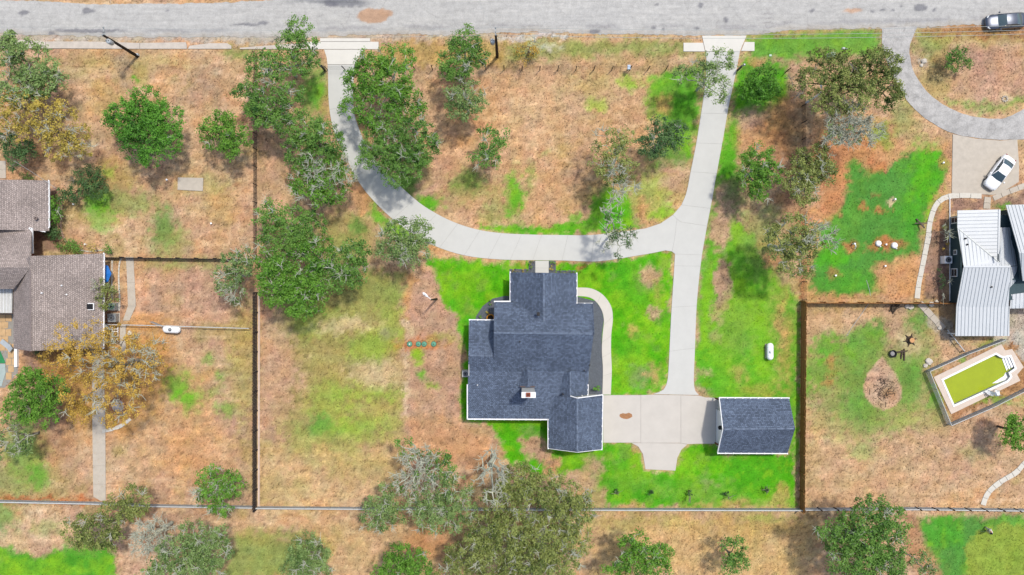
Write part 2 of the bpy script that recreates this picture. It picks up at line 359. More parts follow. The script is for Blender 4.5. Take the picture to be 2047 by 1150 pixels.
# strip and golf course at the bottom
P('pale', [(-60,1040),(120,1025),(240,1060),(150,1090),(-60,1095)], .6, 24); E('teal',-5,1035,40,30,.7,20); E('dull',95,1058,30,14,.5)
P('green', [(-60,1108),(40,1098),(80,1112),(150,1088),(210,1090),(235,1120),(232,1160),(-60,1160)], .95, 12); E('lime',20,1140,90,18,.5,20)
P('dull', [(440,1160),(470,1075),(520,1058),(600,1075),(655,1082),(650,1110),(560,1160)], .85, 24); P('olive', [(470,1060),(640,1060),(660,1090),(500,1090)], .5, 20)
P('straw', [(640,1040),(1180,1030),(1180,1100),(700,1160),(640,1110)], .4, 30); E('soil',855,1090,50,30,.5,22)
P('straw', [(1190,1030),(1640,1030),(1620,1160),(1190,1160)], .75, 30); E('olive',1280,1045,90,14,.6,14); E('gold',1500,1050,90,20,.55,20); E('dull',1540,1035,40,8,.6,10)
P('teal', [(1835,1034),(2120,1024),(2120,1160),(1885,1160),(1860,1090)], .95, 12); E('green',1885,1060,40,30,.5); P('golf', [(1930,1160),(1926,1085),(1950,1062),(2000,1050),(2120,1042),(2120,1160)], 1, 5)
P('brown', [(1800,1030),(1835,1034),(1860,1090),(1885,1160),(1840,1160),(1810,1090)], .55, 12)
# the main lot: west paddock
P('olive', [(560,600),(640,560),(812,548),(814,870),(760,900),(600,900),(560,860)], .85, 34); E('lime',640,640,40,30,.3,20); E('lime',660,800,46,40,.35,26); E('lime',780,640,26,50,.35,20); E('lime',600,640,24,40,.3,18); E('dull',760,580,60,40,.55,26); E('dull',700,640,34,16,.6,14); E('lime',745,690,50,34,.5,22); E('pink',560,740,42,80,.8,30); E('pale',690,650,60,16,.6,14); E('pale',760,745,60,28,.55,18); E('lime',740,790,60,14,.45,16)
E('dull',660,880,80,46,.75,26); E('lime',720,850,60,26,.4,18); E('teal',640,850,22,26,.6,14); E('orange',650,905,22,14,.6,10); E('green',505,640,3,3,.1)
P('pale', [(522,920),(800,910),(800,990),(640,1000),(522,1004)], .4, 30); P('straw', [(522,880),(800,880),(800,1000),(522,1004)], .4, 40); E('olive',720,940,70,26,.5,20); E('olive',560,980,60,30,.35,20)
P('dry', [(530,180),(640,180),(650,420),(560,410),(525,330)], .8, 30); E('pink',540,330,22,80,.6,20); E('green',628,185,26,44,.85,18); E('orange',650,230,10,50,.5,8)
E('olive',690,470,70,50,.7,28); E('teal',715,455,18,20,.7,12); E('dull',690,500,40,34,.5,20); P('lawn', [(738,392),(780,434),(832,470),(836,480),(800,478),(760,452),(738,425)], .8, 14); E('orange',725,395,20,26,.8,10); E('orange',872,500,18,8,.9,8)
P('orange', [(812,548),(838,548),(834,640),(812,660)], .85, 8); P('pink', [(834,548),(878,546),(886,600),(920,640),(922,700),(918,800),(930,850),(960,870),(1000,885),(990,930),(880,930),(814,890),(812,660)], .9, 12)
P('orange', [(812,840),(900,835),(960,870),(1000,905),(990,935),(870,930),(815,905)], .55, 20); P('pale', [(809,640),(818,640),(820,830),(811,830)], .9, 4); E('grey',775,672,12,11,.6,12)
E('soil',842,688,46,15,.9,9); E('lime',834,712,12,16,.9,10); E('lawn',846,752,9,11,.7,9); E('lime',866,772,9,9,.7,8); E('olive',878,676,24,10,.8,10)
# front yard
P('orange', [(850,150),(1330,140),(1290,330),(1180,440),(960,450),(860,400),(880,300)], .35, 40); P('pale', [(1000,320),(1180,250),(1300,150),(1200,140),(1060,150),(1010,240)], .35, 50)
E('olive',1180,170,60,22,.45,22); E('lime',1262,168,22,12,.75,10); E('lime',1192,208,18,14,.6,10); P('lawn', [(1290,215),(1300,160),(1350,138),(1406,128),(1404,190),(1396,250),(1384,310),(1340,290),(1330,250),(1305,240)], .85, 16); E('deep',1360,205,34,30,.6,22); E('orange',1322,212,20,18,.7,14); E('deep',1340,310,40,22,.8,20)
E('lawn',1030,392,20,44,.9,16); E('green',1062,352,8,20,.5,8); E('deep',940,360,28,16,.75,16); E('dull',930,380,40,24,.5,18); E('dull',990,410,16,40,.5,14)
P('lawn', [(960,458),(950,446),(1010,452),(1120,448),(1180,440),(1290,452),(1240,463),(1120,469),(1010,467)], .95, 8); E('lawn',1148,432,14,12,.7,10); E('lawn',1228,422,48,42,.97,16); E('deep',1200,410,24,32,.6,18); E('lime',1300,390,42,50,.55,24); E('orange',1290,420,20,28,.85,14); E('pink',1340,370,22,16,.7,12); E('lime',1330,430,26,14,.8,10); E('orange',1310,442,34,5,.6,6)
E('lawn',855,408,30,18,.9,12); E('deep',815,370,20,34,.8,14); P('dry', [(858,425),(950,452),(900,425),(870,412)], .7, 8); E('dull',975,430,20,14,.4)
E('grey',1165,335,24,34,.35,26); E('dull',1085,300,10,6,.5)  # soft grey ellipse: the thin oak's cast shadow painted into the ground colour
# lawn around the house
P('lawn', [(845,512),(905,518),(1000,522),(1200,526),(1345,502),(1346,560),(1338,740),(1325,785),(1290,792),(1205,795),(1205,887),(1262,887),(1290,940),(1350,944),(1376,890),(1440,890),(1440,905),(1590,905),(1592,1005),(1560,1012),(1210,1012),(1200,960),(1150,940),(1090,955),(1050,950),(1010,900),(985,850),(960,842),(925,835),(926,720),(915,640),(880,600),(872,548)], 1.0, 9)
E('lime',1290,610,40,60,.35,30); E('green',1255,720,40,36,.45,24); E('lime',1270,690,20,30,.35,16); E('lime',1340,690,20,80,.35,20); E('lime',950,560,34,30,.5,26); E('lime',1235,600,18,24,.5,14)
E('pink',1300,552,24,20,.9,10); E('pink',1312,628,16,16,.85,9); E('orange',1263,662,9,11,.6,9); E('orange',1318,570,10,26,.4,10); E('grey',1285,752,26,22,.5,20); E('orange',1308,752,14,20,.75,14); E('soil',1163,538,7,7,.8,5); E('soil',1117,526,7,5,.7,5); E('soil',1045,526,8,4,.6,5)
P('pink', [(1038,872),(1080,872),(1098,905),(1115,930),(1108,955),(1090,955),(1085,925),(1045,905)], .95, 10); E('orange',1102,932,14,22,.7,10); E('pink',1186,932,24,18,.9,12); E('dull',1170,920,20,20,.5,14); E('dry',1180,975,20,30,.8,14); E('gold',1172,1000,22,20,.6,12); E('pink',955,846,22,6,.8,7); E('grey',1058,858,16,8,.4,10)
E('olive',1195,980,14,34,.6,14); E('dull',1260,970,60,20,.5,22); E('dull',1400,985,70,22,.55,22); E('lime',1380,925,50,22,.5,20); E('grey',1420,960,18,10,.4,12); E('orange',1268,905,9,8,.7,8); E('orange',1268,935,7,5,.5,6); E('orange',1560,990,18,24,.6,12); E('orange',1270,1010,16,5,.6,7); E('olive',1500,1005,90,9,.5,12); E('orange',1440,1008,60,5,.5,6)
# east strip
P('lawn', [(1482,118),(1500,118),(1570,126),(1575,190),(1540,210),(1480,250),(1475,330),(1470,440),(1500,470),(1560,560),(1596,590),(1596,905),(1430,800),(1392,775),(1396,560),(1422,420),(1446,290),(1470,160)], .92, 14)
E('orange',1512,122,14,10,.8,8); E('pink',1515,135,8,10,.4); E('pink',1495,240,30,22,.9,14); E('orange',1520,280,46,36,.8,20); E('brown',1565,260,34,70,.75,26); E('brown',1580,400,24,70,.6,24); E('orange',1432,190,0.1,0.1,.0)
E('pink',1458,402,28,42,.95,8); E('pink',1441,465,21,40,.9,8); E('lime',1470,470,14,24,.7,12); E('pink',1447,570,19,46,.95,6); E('pink',1434,612,14,24,.8,6); E('pink',1428,638,11,7,.8,6); E('pink',1434,668,9,14,.7,8); E('orange',1475,745,16,14,.5,12); E('pink',1410,745,12,6,.6,8); E('grey',1412,780,12,7,.6,9)
E('dull',1520,480,46,70,.65,30); E('deep',1470,370,18,46,.6,20); E('lime',1485,620,50,34,.4,30); E('olive',1560,640,24,110,.6,26); E('lime',1450,700,26,50,.35,20); E('gold',1568,700,10,80,.55,12); E('orange',1560,660,7,40,.5,8); E('gold',1520,780,34,14,.5,14); E('dull',1470,650,40,60,.45,26); E('orange',1545,520,14,18,.9,9); E('gold',1525,490,10,10,.5); E('orange',1610,470,16,60,.5,16)
P('soil', [(1604,430),(1612,430),(1613,598),(1604,598)], .6, 4)
# right neighbour
P('orange', [(1625,250),(1760,230),(1850,270),(1902,280),(1902,390),(1860,420),(1840,500),(1840,600),(1610,600),(1612,430),(1640,420)], .75, 20); P('soil', [(1625,290),(1700,270),(1770,290),(1720,330),(1690,430),(1640,430)], .55, 24); E('green',1760,270,26,26,.6,18); E('dull',1810,240,24,30,.6,20); E('dry',1850,275,44,14,.7,14)
P('teal', [(1698,380),(1694,330),(1712,322),(1730,345),(1765,340),(1800,312),(1835,300),(1880,306),(1896,328),(1892,360),(1866,402),(1850,430),(1842,500),(1812,515),(1780,520),(1742,540),(1760,585),(1700,592),(1620,578),(1618,540),(1635,500),(1640,460),(1680,425)], .97, 12)
E('lawn',1848,350,30,62,.75,26); E('green',1820,430,24,40,.6,20); E('lawn',1662,512,32,20,.7,18); E('green',1700,565,50,18,.5,16); E('soil',1757,332,12,14,.8,9); E('soil',1738,330,8,16,.6,8); E('soil',1724,414,7,9,.8,5); E('soil',1758,418,11,8,.85,6); E('soil',1780,417,6,4,.5,4); E('brown',1749,388,8,6,.6,5); E('pale',1787,399,7,6,.9,4); E('soil',1704,488,12,11,.85,6); E('soil',1770,489,30,10,.9,6); E('brown',1795,492,18,7,.6,6); E('brown',1765,528,14,9,.6,8); E('brown',1665,547,14,10,.75,8); E('gold',1885,328,10,9,.6,6); E('orange',1800,560,50,34,.85,16); E('orange',1670,592,26,8,.8,8); E('lime',1860,425,10,30,.5,12)
P('mulch', [(1896,400),(1870,420),(1862,460),(1856,500),(1848,560),(1842,600),(1896,604)], .95, 5); P('orange', [(1893,400),(1872,416),(1866,460),(1880,460),(1894,420)], .6, 8); P('mulch', [(1900,396),(1964,398),(1970,420),(1900,425)], .95, 4); P('mulch', [(1985,418),(1990,404),(2060,372),(2060,412)], .9, 4); E('green',2003,411,12,7,.7,6); E('olive',1895,440,6,30,.3,6)
# right back yard
P('dry', [(1606,606),(1900,606),(1900,1020),(1606,1020)], .55, 20); E('gold',1690,612,60,8,.5,8)
P('teal', [(1694,672),(1740,652),(1760,630),(1778,640),(1782,690),(1760,705),(1730,740),(1690,780),(1690,700)], .85, 12); E('lawn',1745,668,24,10,.55,10); E('dull',1760,720,95,60,.7,26); E('dull',1660,730,60,50,.6,26); E('green',1700,700,60,20,.5,16); E('dull',1830,700,40,60,.5,20); E('dull',1700,830,90,50,.45,26); E('green',1650,690,22,24,.6,16); E('green',1640,745,34,28,.55,18); E('teal',1720,820,44,30,.8,22); E('dull',1680,790,60,40,.5,24); E('teal',1810,730,26,34,.7,18); E('dull',1830,780,40,60,.6,24); E('teal',1835,637,22,24,.75,14); E('green',1615,780,10,20,.7,10); E('dull',1760,850,60,20,.6,18); E('green',1720,905,24,16,.4,14); E('soil',1662,722,10,14,.6,9); E('soil',1658,760,8,10,.6,8); E('soil',1708,758,14,12,.8,8); E('pink',1785,660,20,60,.7,14); E('pale',1820,690,18,26,.6,12); E('green',1875,800,16,40,.7,14); E('olive',1870,840,50,26,.5,20); E('green',1945,905,24,16,.4,14); E('pink',1930,890,80,60,.5,34)
E('dull',1762,768,82,78,.65,22); E('teal',1715,770,26,50,.5,16); E('teal',1818,770,20,40,.5,14)
P('pink', [(1764,712),(1776,728),(1790,748),(1803,778),(1801,798),(1788,812),(1765,820),(1745,810),(1730,793),(1726,772),(1734,748),(1750,728)], .97, 3, True); P('pale', [(1764,712),(1776,728),(1790,748),(1803,778),(1801,798),(1788,812),(1765,820),(1745,810),(1730,793),(1726,772),(1734,748),(1750,728)], .35, 3, True); E('grey',1770,772,18,22,.45,16); E('brown',1780,790,14,12,.7,10)
P('brown', [(1858,752),(2003,682),(2047,690),(2060,770),(1905,842)], .8, 6); E('green',1925,714,10,6,.6,5); E('green',1988,684,26,6,.6,6); E('green',1990,800,50,8,.6,8)
P('gravel', [(2016,668),(2080,640),(2080,720),(2046,728)], .95, 5); P('gravel', [(1960,600),(2080,600),(2080,690),(1990,690)], .7, 8); P('gravel', [(1838,612),(1900,640),(1900,690),(1866,660)], .6, 6)
# lawns are never one green: yellower and bluer areas
gn0 = np.clip((col[..., 1]-col[..., 0])*5-.3, 0, 1)
for sc, sd, cc_, a_, b_, st_ in ((38,401,'lime',.47,.72,.8),(70,411,'green',.5,.7,.6),(16,421,'lime',.56,.74,.5),(24,431,'dull',.58,.76,.5),(12,441,'deep',.62,.8,.4)):
    mixin(ss(a_, b_, fbm(PX, PY, sc, sd))*st_*gn0*np.where((PX > 1600) & (PY > 250) & (PY < 600), .35, 1), cc_)
# grain of the cover: dry streaks where it was mown, fine mottling
gness = np.clip((col[..., 1]-col[..., 0])*4+.2, 0, 1)
col *= (1 + (n_fin-.5)*.42 + (n_mid-.5)*.22)[..., None]
col *= (1 + (n_str-.5)*.35*(1-gness))[..., None]
sp = fbm(PX, PY, 4.2, 101, 2); col *= (1 - .38*ss(.66,.8,sp)*(1-.75*gness))[..., None]; col *= (1+.28*ss(.66,.82,fbm(PX, PY, 4.6, 131, 2))*(1-gness))[..., None]
col[..., 0] *= 1+(fbm(PX,PY,18,111,3)-.5)*.25; col[..., 2] *= 1+(fbm(PX,PY,22,121,3)-.5)*.3
far = (np.abs(GX) > 66.2) | (np.abs(GY) > 38.2); col[far] = CL['dry']*.95
col = np.clip(col, .004, .8)
GZ = (fbm(PX, PY, 30, 141)-.5)*.03; GZ[(np.abs(GX) > 66) | (np.abs(GY) > 38)] = 0
nx, ny = GX.shape
idx = np.arange(nx*ny).reshape(nx, ny)
quads = np.stack([idx[:-1,:-1], idx[1:,:-1], idx[1:,1:], idx[:-1,1:]], -1).reshape(-1, 4)
qx = (PX[:-1,:-1]+PX[1:,1:])/2; qy = (PY[:-1,:-1]+PY[1:,1:])/2
dpool = np.full(qx.shape, 9.0); nr = (qx > 1860) & (qx < 2060) & (qy > 670) & (qy < 850)
dpool[nr] = sdf_poly(qx[nr], qy[nr], POOL_IN)
quads = quads[(dpool > 2.5).ravel()]
gme = fast_mesh('ground', np.stack([GX, GY, GZ], -1).reshape(-1, 3), quads, attr_mat('ground_cover', .76, 1.24, 5.5, .9))
color_attr(gme, col.reshape(-1, 3)); ground = link('ground', gme); tag(ground, kind='structure')

# ------------------------------------------------------------------ grass blades over the ground, one uncountable mass
HARD = [WL+WR[::-1], JUNC, EL_+ER_[::-1], SL+SR[::-1], WALK_O+WALK_I[::-1], ENTRY, CD_O+CD_I[::-1], NPAD, POOL_DECK] + PADS + APR_W + APR_E + GRAVEL + HOUSES + \
       [ROAD_T + ROAD_B[::-1]]
def grass_stuff(n):
    x = RNG.uniform(-63, 63, n); y = RNG.uniform(-36, 36, n); px = x/S+1023.5; py = 575-y/S
    keep = np.ones(n, bool)
    for poly in HARD:
        xs = [p[0] for p in poly]; ys = [p[1] for p in poly]
        nr = (px > min(xs)-4) & (px < max(xs)+4) & (py > min(ys)-4) & (py < max(ys)+4)
        if nr.any(): keep[np.where(nr)[0][sdf_poly(px[nr], py[nr], poly) < 2.0]] = False
    x, y = x[keep], y[keep]; n = len(x)
    ix = np.clip(np.searchsorted(gx, x), 1, nx-1); iy = np.clip(np.searchsorted(gy, y), 1, ny-1)
    c = col[ix, iy].copy(); g = gness[ix, iy]
    keep = RNG.random(n) < (.95-.45*g); x, y, c, g, ix, iy = x[keep], y[keep], c[keep], g[keep], ix[keep], iy[keep]; n = len(x)
    h = RNG.uniform(.04, .13, n)*(1-.45*g); w = RNG.uniform(.05, .11, n); a = RNG.uniform(0, 2*np.pi, n); ln = RNG.uniform(.1, .24, n)
    z = GZ[ix, iy]
    dx, dy = np.cos(a), np.sin(a)
    p0 = np.stack([x-dy*w, y+dx*w, z-.01], -1); p1 = np.stack([x+dy*w, y-dx*w, z-.01], -1); p2 = np.stack([x+dx*ln, y+dy*ln, z+h], -1)
    v = np.stack([p0, p1, p2], 1).reshape(-1, 3); f = np.arange(3*n).reshape(-1, 3)
    c *= (RNG.uniform(.72, 1.22, n)*np.where(RNG.random(n) < .10, .66, 1))[:, None]
    me = fast_mesh('grass', v, f, attr_mat('grass_blades', .9, 1.1, 3, 1), n=3); color_attr(me, np.repeat(np.clip(c, 0, .8), 3, 0))
    o = link('grass', me); tag(o, 'short dry and green grass covering the lots', 'grass', kind='stuff')
grass_stuff(150000)

# ------------------------------------------------------------------ road
def resample(pts, n):
    p = np.array(pts, float); d = np.r_[0, np.cumsum(np.hypot(*np.diff(p, axis=0).T))]; t = np.linspace(0, d[-1], n)
    return np.stack([np.interp(t, d, p[:,0]), np.interp(t, d, p[:,1])], -1)
def smooth_line(pts, n):
    """Catmull-Rom through the points, n samples"""
    p = [np.array(q, float) for q in pts]; p = [2*p[0]-p[1]] + p + [2*p[-1]-p[-2]]; out = []
    for i in range(1, len(p)-2):
        for t in np.linspace(0, 1, 12, endpoint=False):
            out.append(.5*((2*p[i]) + (p[i+1]-p[i-1])*t + (2*p[i-1]-5*p[i]+4*p[i+1]-p[i+2])*t*t + (3*p[i]-p[i-1]-3*p[i+1]+p[i+2])*t**3))
    out.append(p[-2]); return resample(out, n)
rx = np.unique(np.r_[np.linspace(-1500, -80, 40), np.arange(-80, 2130, 3.0), np.linspace(2130, 3600, 40)])
tb = np.interp(rx, [p[0] for p in ROAD_B], [p[1] for p in ROAD_B]); tt = np.interp(rx, [p[0] for p in ROAD_T], [p[1] for p in ROAD_T])
tb = tb + 5.0*(fbm(rx, rx*0, 22, 201)-.5) + 5.5*(fbm(rx, rx*0, 6, 211, 2)-.5); tt = tt + 4*(fbm(rx, rx*0+9, 18, 221)-.5) + 3*(fbm(rx, rx*0+5, 5, 231, 2)-.5)
nv = 32; tv = np.linspace(0, 1, nv)
RX = np.repeat(rx[:, None], nv, 1); RY = tt[:, None]*(1-tv) + tb[:, None]*tv
rc = L3(alb((206,204,203)))*np.ones(RX.shape+(3,))
def rmix(m, c):
    global rc
    rc = rc*(1-m[..., None]) + L3(alb(c))*m[..., None]
wrx = RX + 10*(fbm(RX, RY, 9, 241)-.5); wry = RY + 8*(fbm(RX, RY, 9, 251)-.5)
rmix(ss(.5,.75,fbm(RX*.12, RY, 6, 261))*.35, (188,186,186)); rmix(ss(.55,.8,fbm(RX*.2, RY, 12, 271))*.4, (224,221,218)); rmix(ss(.82,1,tv[None,:]+.2*(fbm(RX,RY,14,281)-.5))*.6, (196,186,176)); rmix(ss(.72,.8,tv[None,:])*(1-ss(.84,.9,tv[None,:]))*ss(.45,.65,fbm(RX*.3,RY,20,291))*.55, (168,166,170))
def RE(c, x, y, a, b, st=1, soft=4): rmix((1-ss(-soft/2, soft/2, sdf_ell(wrx, wry, (x,y,a,b))))*st, c)
RE((206,168,140),745,32,31,15,.95,3); RE((206,168,140),770,27,14,8,.9,3); RE((120,122,132),690,6,46,9,.75,8); RE((120,122,132),640,2,60,5,.6,6)
for x, y, a, b in ((1189,64,10,5),(1307,56,4,3),(1324,58,4,3),(1394,57,6,2.5),(1400,12,5,6),(1451,42,4,5),(1623,22,6,3),(1744,22,5,2.4),(1762,21,5,2.4),(1784,20,3,2),(1800,12,3.4,2),(1868,20,4,3),(1785,58,9,4),(105,69,8,5),(335,22,3,2),(178,22,12,6),(525,48,10,4),(492,50,26,3),(180,62,70,4),(1840,16,12,7),(48,26,10,6),(660,8,14,6),(1312,10,3,2)): RE((122,122,132), x, y, a, b, .72, 3)
RE((214,176,150),1704,22,18,4,.9,3)
for k in range(5): RE((150,148,150),1535,28+9*k,13,1.3,.6,2)
# gravel drive is a second sheet; road itself
rv = np.stack([(RX-1023.5)*S, (575-RY)*S, np.full(RX.shape, .035) + .05*np.sin(np.pi*tv)[None, :]], -1)
ri = np.arange(RX.size).reshape(RX.shape)
rq = np.stack([ri[:-1,1:], ri[1:,1:], ri[1:,:-1], ri[:-1,:-1]], -1).reshape(-1, 4)
rme = fast_mesh('road', rv.reshape(-1, 3), rq, attr_mat('worn_asphalt', .86, 1.14, 9, 1.4, crack=.14, rough=.95, streak=.07))
color_attr(rme, np.clip(rc, .01, .8).reshape(-1, 3)); tag(link('road', rme), kind='structure')

def strip_sheet(name, lo, ro, n, nv, z, c, material, crackcol=None, seed=300, jag=2.0):
    a = smooth_line(lo, n); b = smooth_line(ro, n); t = np.linspace(0, 1, nv)
    j = np.arange(n); a = a + jag*(np.stack([fbm(j*1., j*0., 4, seed), fbm(j*1., j*0.+50, 4, seed+9)], -1)-.5); b = b + jag*(np.stack([fbm(j*1., j*0.+20, 4, seed+19), fbm(j*1., j*0.+70, 4, seed+29)], -1)-.5)
    X = a[:,None,0]*(1-t)+b[:,None,0]*t; Y = a[:,None,1]*(1-t)+b[:,None,1]*t
    cc = L3(alb(c))*np.ones(X.shape+(3,))
    m = ss(.5,.78,fbm(X, Y, 26, seed+5))*.55; cc = cc*(1-m[...,None]) + L3(alb([v*.87 for v in c]))*m[...,None]
    m = ss(.60,.7,fbm(X, Y, 7, seed+6, 3))*.35; cc = cc*(1-m[...,None]) + L3(alb([v*.72 for v in c]))*m[...,None]
    v = np.stack([(X-1023.5)*S, (575-Y)*S, np.full(X.shape, z)], -1); i = np.arange(X.size).reshape(X.shape)
    q = np.stack([i[:-1,:-1], i[1:,:-1], i[1:,1:], i[:-1,1:]], -1).reshape(-1, 4)
    a0, b0, c0 = v[0,0], v[1,0], v[0,1]
    if np.cross(b0-a0, c0-a0)[2] < 0: q = q[:, ::-1]
    me = fast_mesh(name, v.reshape(-1,3), q, material); color_attr(me, cc.reshape(-1,3)); return tag(link(name, me), kind='structure')
strip_sheet('gravel_drive', CD_O, CD_I, 110, 18, .045, (206,203,202), attr_mat('gravel_asphalt', .82, 1.18, 8, 1.2, crack=.22, rough=.95))

# ------------------------------------------------------------------ concrete: drive slabs, walks, aprons
CONC = mat('new_concrete', (226,225,222), .85, .035, .9, .08)
CONC2 = mat('aged_concrete', (216,205,192), .9, .10, 1.6, .12)
CONC3 = mat('pale_stone', (236,230,220), .9, .08, 3, .2)
KERBM = mat('old_kerb_concrete', (222,211,201), .9, .14, 1.8, .2)
JOINT = mat('joint_filler', (172,168,162), .95, .1, 3, 0)
GRAVM = mat('dark_slate_gravel', (106,112,122), .95, .38, 11, .6)
def Wp(pts, z=0): return [tuple(W(p[0], p[1], z))[:2] for p in pts]
def shrink(poly, d):
    """move every edge of a polygon inwards by d metres"""
    n = len(poly); ar = sum(poly[i][0]*poly[(i+1)%n][1]-poly[(i+1)%n][0]*poly[i][1] for i in range(n))
    if ar < 0: poly = poly[::-1]
    out = []
    for i in range(n):
        p = Vector(poly[i-1]); q = Vector(poly[i]); r = Vector(poly[(i+1) % n])
        e1 = (q-p).normalized(); e2 = (r-q).normalized(); n1 = Vector((-e1.y, e1.x)); n2 = Vector((-e2.y, e2.x))
        m = n1+n2; m = m.normalized() if m.length > 1e-6 else n1
        out.append(tuple(q + m*(d/max(.35, m.dot(n1)))))
    return out
def slabs_between(root, lo, ro, cuts, m, z=.07, per=10, name='concrete_slab', gap=.009):
    a = smooth_line(lo, 240); b = smooth_line(ro, 240)
    for c0, c1 in zip(cuts[:-1], cuts[1:]):
        i0, i1 = int(c0*239), int(c1*239); ii = np.linspace(i0, i1, per).astype(int)
        poly = [tuple(a[i]) for i in ii] + [tuple(b[i]) for i in ii[::-1]]
        MB().prism(shrink(Wp(poly), gap), .0, z).build(name, m, root)
def slab_list(root, polys, m, z=.07, gap=.009, name='concrete_slab'):
    for p in polys: MB().prism(shrink(Wp(p), gap), .0, z).build(name, m, root)
def setting(name, polys, z, m):
    b = MB()
    for p in polys: b.prism(Wp(p), -.05, z)
    return tag(b.build(name, m), kind='structure')
sl = lambda l, n=60: [tuple(p) for p in smooth_line(l, n)]
drive = setting('driveway', [sl(WL)+sl(WR)[::-1]], .045, JOINT)
slabs_between(drive, WL, WR, [0,.11,.20,.285,.355,.425,.495,.56,.62,.68,.735,.79,.86,.93,1.0], CONC)
d2 = setting('driveway_junction', [JUNC], .047, JOINT); slab_list(d2, [[(1240,464),(1290,457),(1320,447),(1345,430),(1353,438),(1348,480),(1343,503),(1330,501),(1300,507),(1240,517)], [(1345,430),(1362,410),(1420,417),(1413,452),(1361,444),(1353,438)], [(1353,438),(1361,444),(1413,452),(1410,470),(1403,510),(1349,508),(1343,503),(1348,480)]], CONC)
d3 = setting('driveway_east_lane', [sl(EL_)+sl(ER_)[::-1]], .049, JOINT); slabs_between(d3, EL_, ER_, [0,.2,.4,.59,.78,1.0], CONC)
d4 = setting('driveway_garage_lane', [sl(SL)+sl(SR)[::-1]], .051, JOINT); slabs_between(d4, SL, SR, [0,.08,.36,.66,1.0], CONC)
d5 = setting('parking_apron', PADS, .043, JOINT); slab_list(d5, PADS, mat('garage_apron_concrete', (226,219,212), .85, .05, .7, .08))
MB().prism(Wp([(1239,828),(1245,826),(1251,827),(1257,825),(1263,828),(1264,833),(1259,836),(1253,838),(1246,837),(1241,835),(1238,832)]), .06, .0745).build('dirt_patch', mat('brown_dirt', (186,136,98), .95, .2, 6, .3), d5)
a1 = setting('driveway_apron', APR_W, .04, JOINT); slab_list(a1, APR_W, mat('apron_concrete', (244,240,234), .85, .04, 1.2, .08), .085)
a2 = setting('driveway_apron', APR_E, .04, JOINT); slab_list(a2, APR_E, MATS['apron_concrete'], .085)
wk = setting('house_walk', [sl(WALK_O)+sl(WALK_I)[::-1]], .042, JOINT); slabs_between(wk, WALK_O, WALK_I, [0,.2,.4,.55,.68,.84,1], mat('walk_concrete', (233,227,219), .85, .04, 1, .08), .075)
we = setting('entry_walk', [ENTRY], .046, JOINT); slab_list(we, [[(1070,521.5),(1097,521.5),(1097,536),(1070,536)], [(1070,536),(1097,536),(1097,548),(1070,548)]], CONC, .08)
npad = setting('parking_pad', [NPAD], .04, JOINT); slab_list(npad, [NPAD], CONC2, .075)
KERB = [[(-60,80),(24,80),(60,81),(92,84),(92,97.5),(-60,97)], [(92.5,83.5),(170,83.5),(235,85),(280,86.5),(280,98.5),(92.5,97.5)], [(280.5,86.5),(372,85),(374,92),(374,98.5),(280.5,98.5)], [(380,92),(420,87),(455,87),(463,92),(463,98.5),(376,98.5)], [(480,96),(545,91),(612,86),(612,99),(480,99)]]
kb = setting('roadside_kerb', KERB, .03, JOINT); slab_list(kb, KERB, KERBM, .12)
gb = setting('gravel_bed', GRAVEL, .035, GRAVM)
# loose stones on the slate beds
def scatter(name, polys, n, size, m, seed, z=.05):
    r = random.Random(seed); b = MB()
    for poly in polys:
        xs = [p[0] for p in poly]; ys = [p[1] for p in poly]; k = 0
        for _ in range(n*6):
            x, y = r.uniform(min(xs), max(xs)), r.uniform(min(ys), max(ys))
            if sdf_poly(np.array([x]), np.array([y]), poly)[0] > -1: continue
            p = W(x, y); s = r.uniform(*size); b.add([(p.x-s, p.y-s*.7, z), (p.x+s, p.y-s*.5, z), (p.x+s*.8, p.y+s, z), (p.x-s*.6, p.y+s*.8, z), (p.x, p.y, z+s*.9)], [(0,1,4),(1,2,4),(2,3,4),(3,0,4)])
            k += 1
            if k >= n: break
    o = b.build(name, m); return o
tag(scatter('slate_chips', GRAVEL, 900, (.025,.07), mat('slate_chip', (122,128,138), .9, .4, 9, 0), 5, .03), 'dark slate chips covering the planting beds by the house', 'gravel', kind='stuff')
# left neighbour walks
cpad = setting('concrete_pad', [[(-60,320),(12,322),(12.5,357),(-60,357)]], .03, JOINT); slab_list(cpad, [[(-60,320),(12,322),(12.2,339),(-60,339)], [(-60,339),(12.2,339),(12.5,357),(-60,357)]], CONC2, .08)
lw = setting('garden_path', [[(251,514),(267,514),(268,532),(272,612),(259,641),(246,641),(256,612),(253,530)]], .03, JOINT)
slab_list(lw, [[(251,514),(267,514),(268,532),(270,565),(254.5,565),(253,530)], [(254.5,565),(270,565),(272,612),(256,612)], [(256,612),(272,612),(259,641),(246,641)]], CONC2, .07)
lw2 = setting('garden_path', [[(240,650),(252,650),(252,706),(240,706)]], .03, JOINT); slab_list(lw2, [[(240,650),(252,650),(252,680),(240,680)], [(240,680),(252,680),(252,706),(240,706)]], CONC2, .07)
lw3 = setting('garden_path', [[(184,706),(207,706),(211,850),(212,1000),(203,1002),(187,993),(185,850)]], .03, JOINT)
slab_list(lw3, [[(184+.1,706),(207,706),(208,760),(184.5,760)], [(184.5,760),(208,760),(211,850),(185,850)], [(185,850),(211,850),(211.5,931),(186,931)], [(186,931),(211.5,931),(211.8,968),(186.5,968)], [(186.5,968),(211.8,968),(212,1000),(203,1002),(187,993)]], CONC2, .07)
sp_ = setting('concrete_pad', [[(356,355),(407,356),(406,382.5),(355.5,380)]], .03, JOINT); slab_list(sp_, [[(356,355),(407,356),(406,382.5),(355.5,380)]], CONC2, .12)
pa = setting('flagstone_patio', [[(-60,628),(28,628),(36,700),(36,745),(10,775),(-60,780)]], .03, JOINT)
